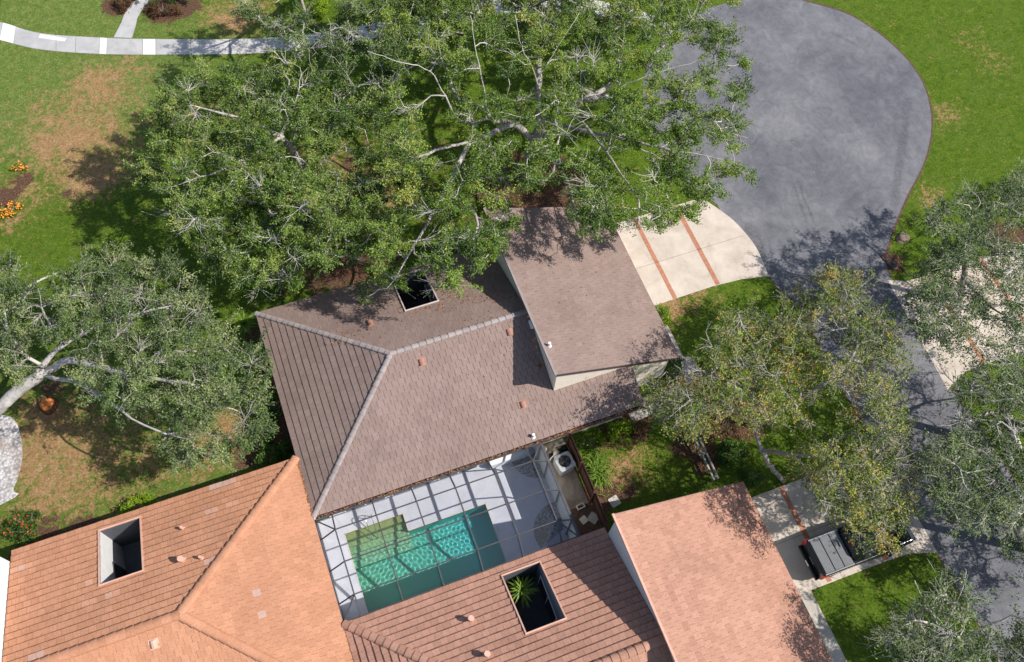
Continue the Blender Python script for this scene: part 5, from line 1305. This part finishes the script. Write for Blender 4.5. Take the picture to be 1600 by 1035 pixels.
# brick drain inlet at the road corner
di = empty('drain_inlet', (*at(1389, 408)[:2], 0), R(12), label='red-brown brick drain inlet with a dark opening at the road corner', cat='drain')
b = MB(); b.box(-.25, .18, -.7, .5, 0, .09); b.build('brick_surround', M['drain_brick'], di, bevel=.02)
b = MB(); b.box(.27, .32, -1.4, .8, 0, .03); b.build('edging', M['edge_soil'], di)
b = MB(); b.tube([(-.03, -.42, .092), (-.03, -.42, .10)], .19, 16); b.build('opening', M['black'], di)
mbp = empty('mailbox', (*at(1499, 447, .6)[:2], 0), R(-35), label='pale grey mailbox on a post beside the brick-edged drive on the right', cat='mailbox')
b = MB(); b.box(-.05, .05, -.05, .05, 0, 1.0); b.build('post', M['timber_grey'], mbp)
b = MB(); prof = [(-.11, 0), (.11, 0), (.11, .14), (.07, .21), (0, .235), (-.07, .21), (-.11, .14)]
b.hexa([(-.27, a, 1.0 + c_) for a, c_ in prof], [(.27, a, 1.0 + c_) for a, c_ in prof]); b.build('box', M['metal_grey'], mbp)

def litter(name, label, pts, seed, size=.09):
    r = np.random.default_rng(seed); C = np.array(pts)
    o = quads_object(name, leaf_quads(C, size, size * .5, 2.0, r), M['leaf_dry'], r.random(len(C)))
    return tag(o, label, 'leaves', kind='stuff')
r = np.random.default_rng(3)
P = [(u, 13.55 + .03 * r.normal(), EAVE + .0 + .05 * r.random()) for u in np.concatenate([r.uniform(-2.9, 14.3, 420), r.uniform(-2.9, 9, 160), r.normal(.95, .10, 90), r.normal(10.5, .5, 120)])]
P += [(-2.99 + .05 * r.normal(), w, EAVE + .05 + .03 * r.random()) for w in r.uniform(13.8, 16.7, 300)] + [(-2.98 + .04 * r.normal(), w, EAVE + .05 + .03 * r.random()) for w in r.uniform(5, 8.5, 160)]
litter('gutter_leaves', 'rusty leaf litter packed along the eaves of the brown roof', P, 1)
P = []
for x, y, sx, sy, n in ((720, 450, 45, 22, 150), (775, 465, 22, 14, 60), (650, 478, 25, 6, 120), (740, 480, 40, 14, 70), (545, 527, 18, 8, 60), (690, 462, 20, 6, 60), (620, 500, 50, 18, 40)):
    for _ in range(n):
        q = N_.find(x + r.normal() * sx, y + r.normal() * sy)
        if q[0] < 9.9 and q[1] > RW + .1 and not (nh[0] - .05 < q[0] < nh[1] + .05 and nh[2] - .05 < q[1] < nh[3] + .05): P.append((q[0], q[1], N_.height(q[0], q[1]) + .06))
for x, y, sx, sy, n in ((846, 571, 4, 4, 60), (905, 640, 40, 14, 30), (760, 600, 70, 40, 12)):
    for _ in range(n):
        q = S_.find(x + r.normal() * sx, y + r.normal() * sy)
        if q[0] < 9.9 and q[1] < RW - .1: P.append((q[0], q[1], S_.height(q[0], q[1]) + .06))
for _ in range(60):
    q = gp.find(r.uniform(820, 1000), r.uniform(400, 560)); P.append((q[0], q[1], gp.height(q[0], q[1]) + .06))
litter('roof_leaves', 'orange fallen leaves strewn over the shaded slope of the brown roof', P, 2, .10)
P = []
for x, y, sx, sy, n in ((1480, 440, 40, 20, 500), (1540, 450, 30, 25, 500), (830, 285, 40, 25, 700), (1120, 680, 40, 30, 600), (990, 740, 40, 25, 300), (1390, 430, 20, 15, 120), (1350, 500, 60, 60, 250), (1450, 760, 50, 60, 250), (560, 410, 40, 30, 400), (430, 640, 12, 50, 300)):
    for _ in range(n):
        q = at(x + r.normal() * sx, y + r.normal() * sy, 0); P.append((q[0], q[1], .04 + .02 * r.random()))
litter('ground_leaves', 'brown fallen leaves scattered under the oaks and along the drives', P, 3, .09)
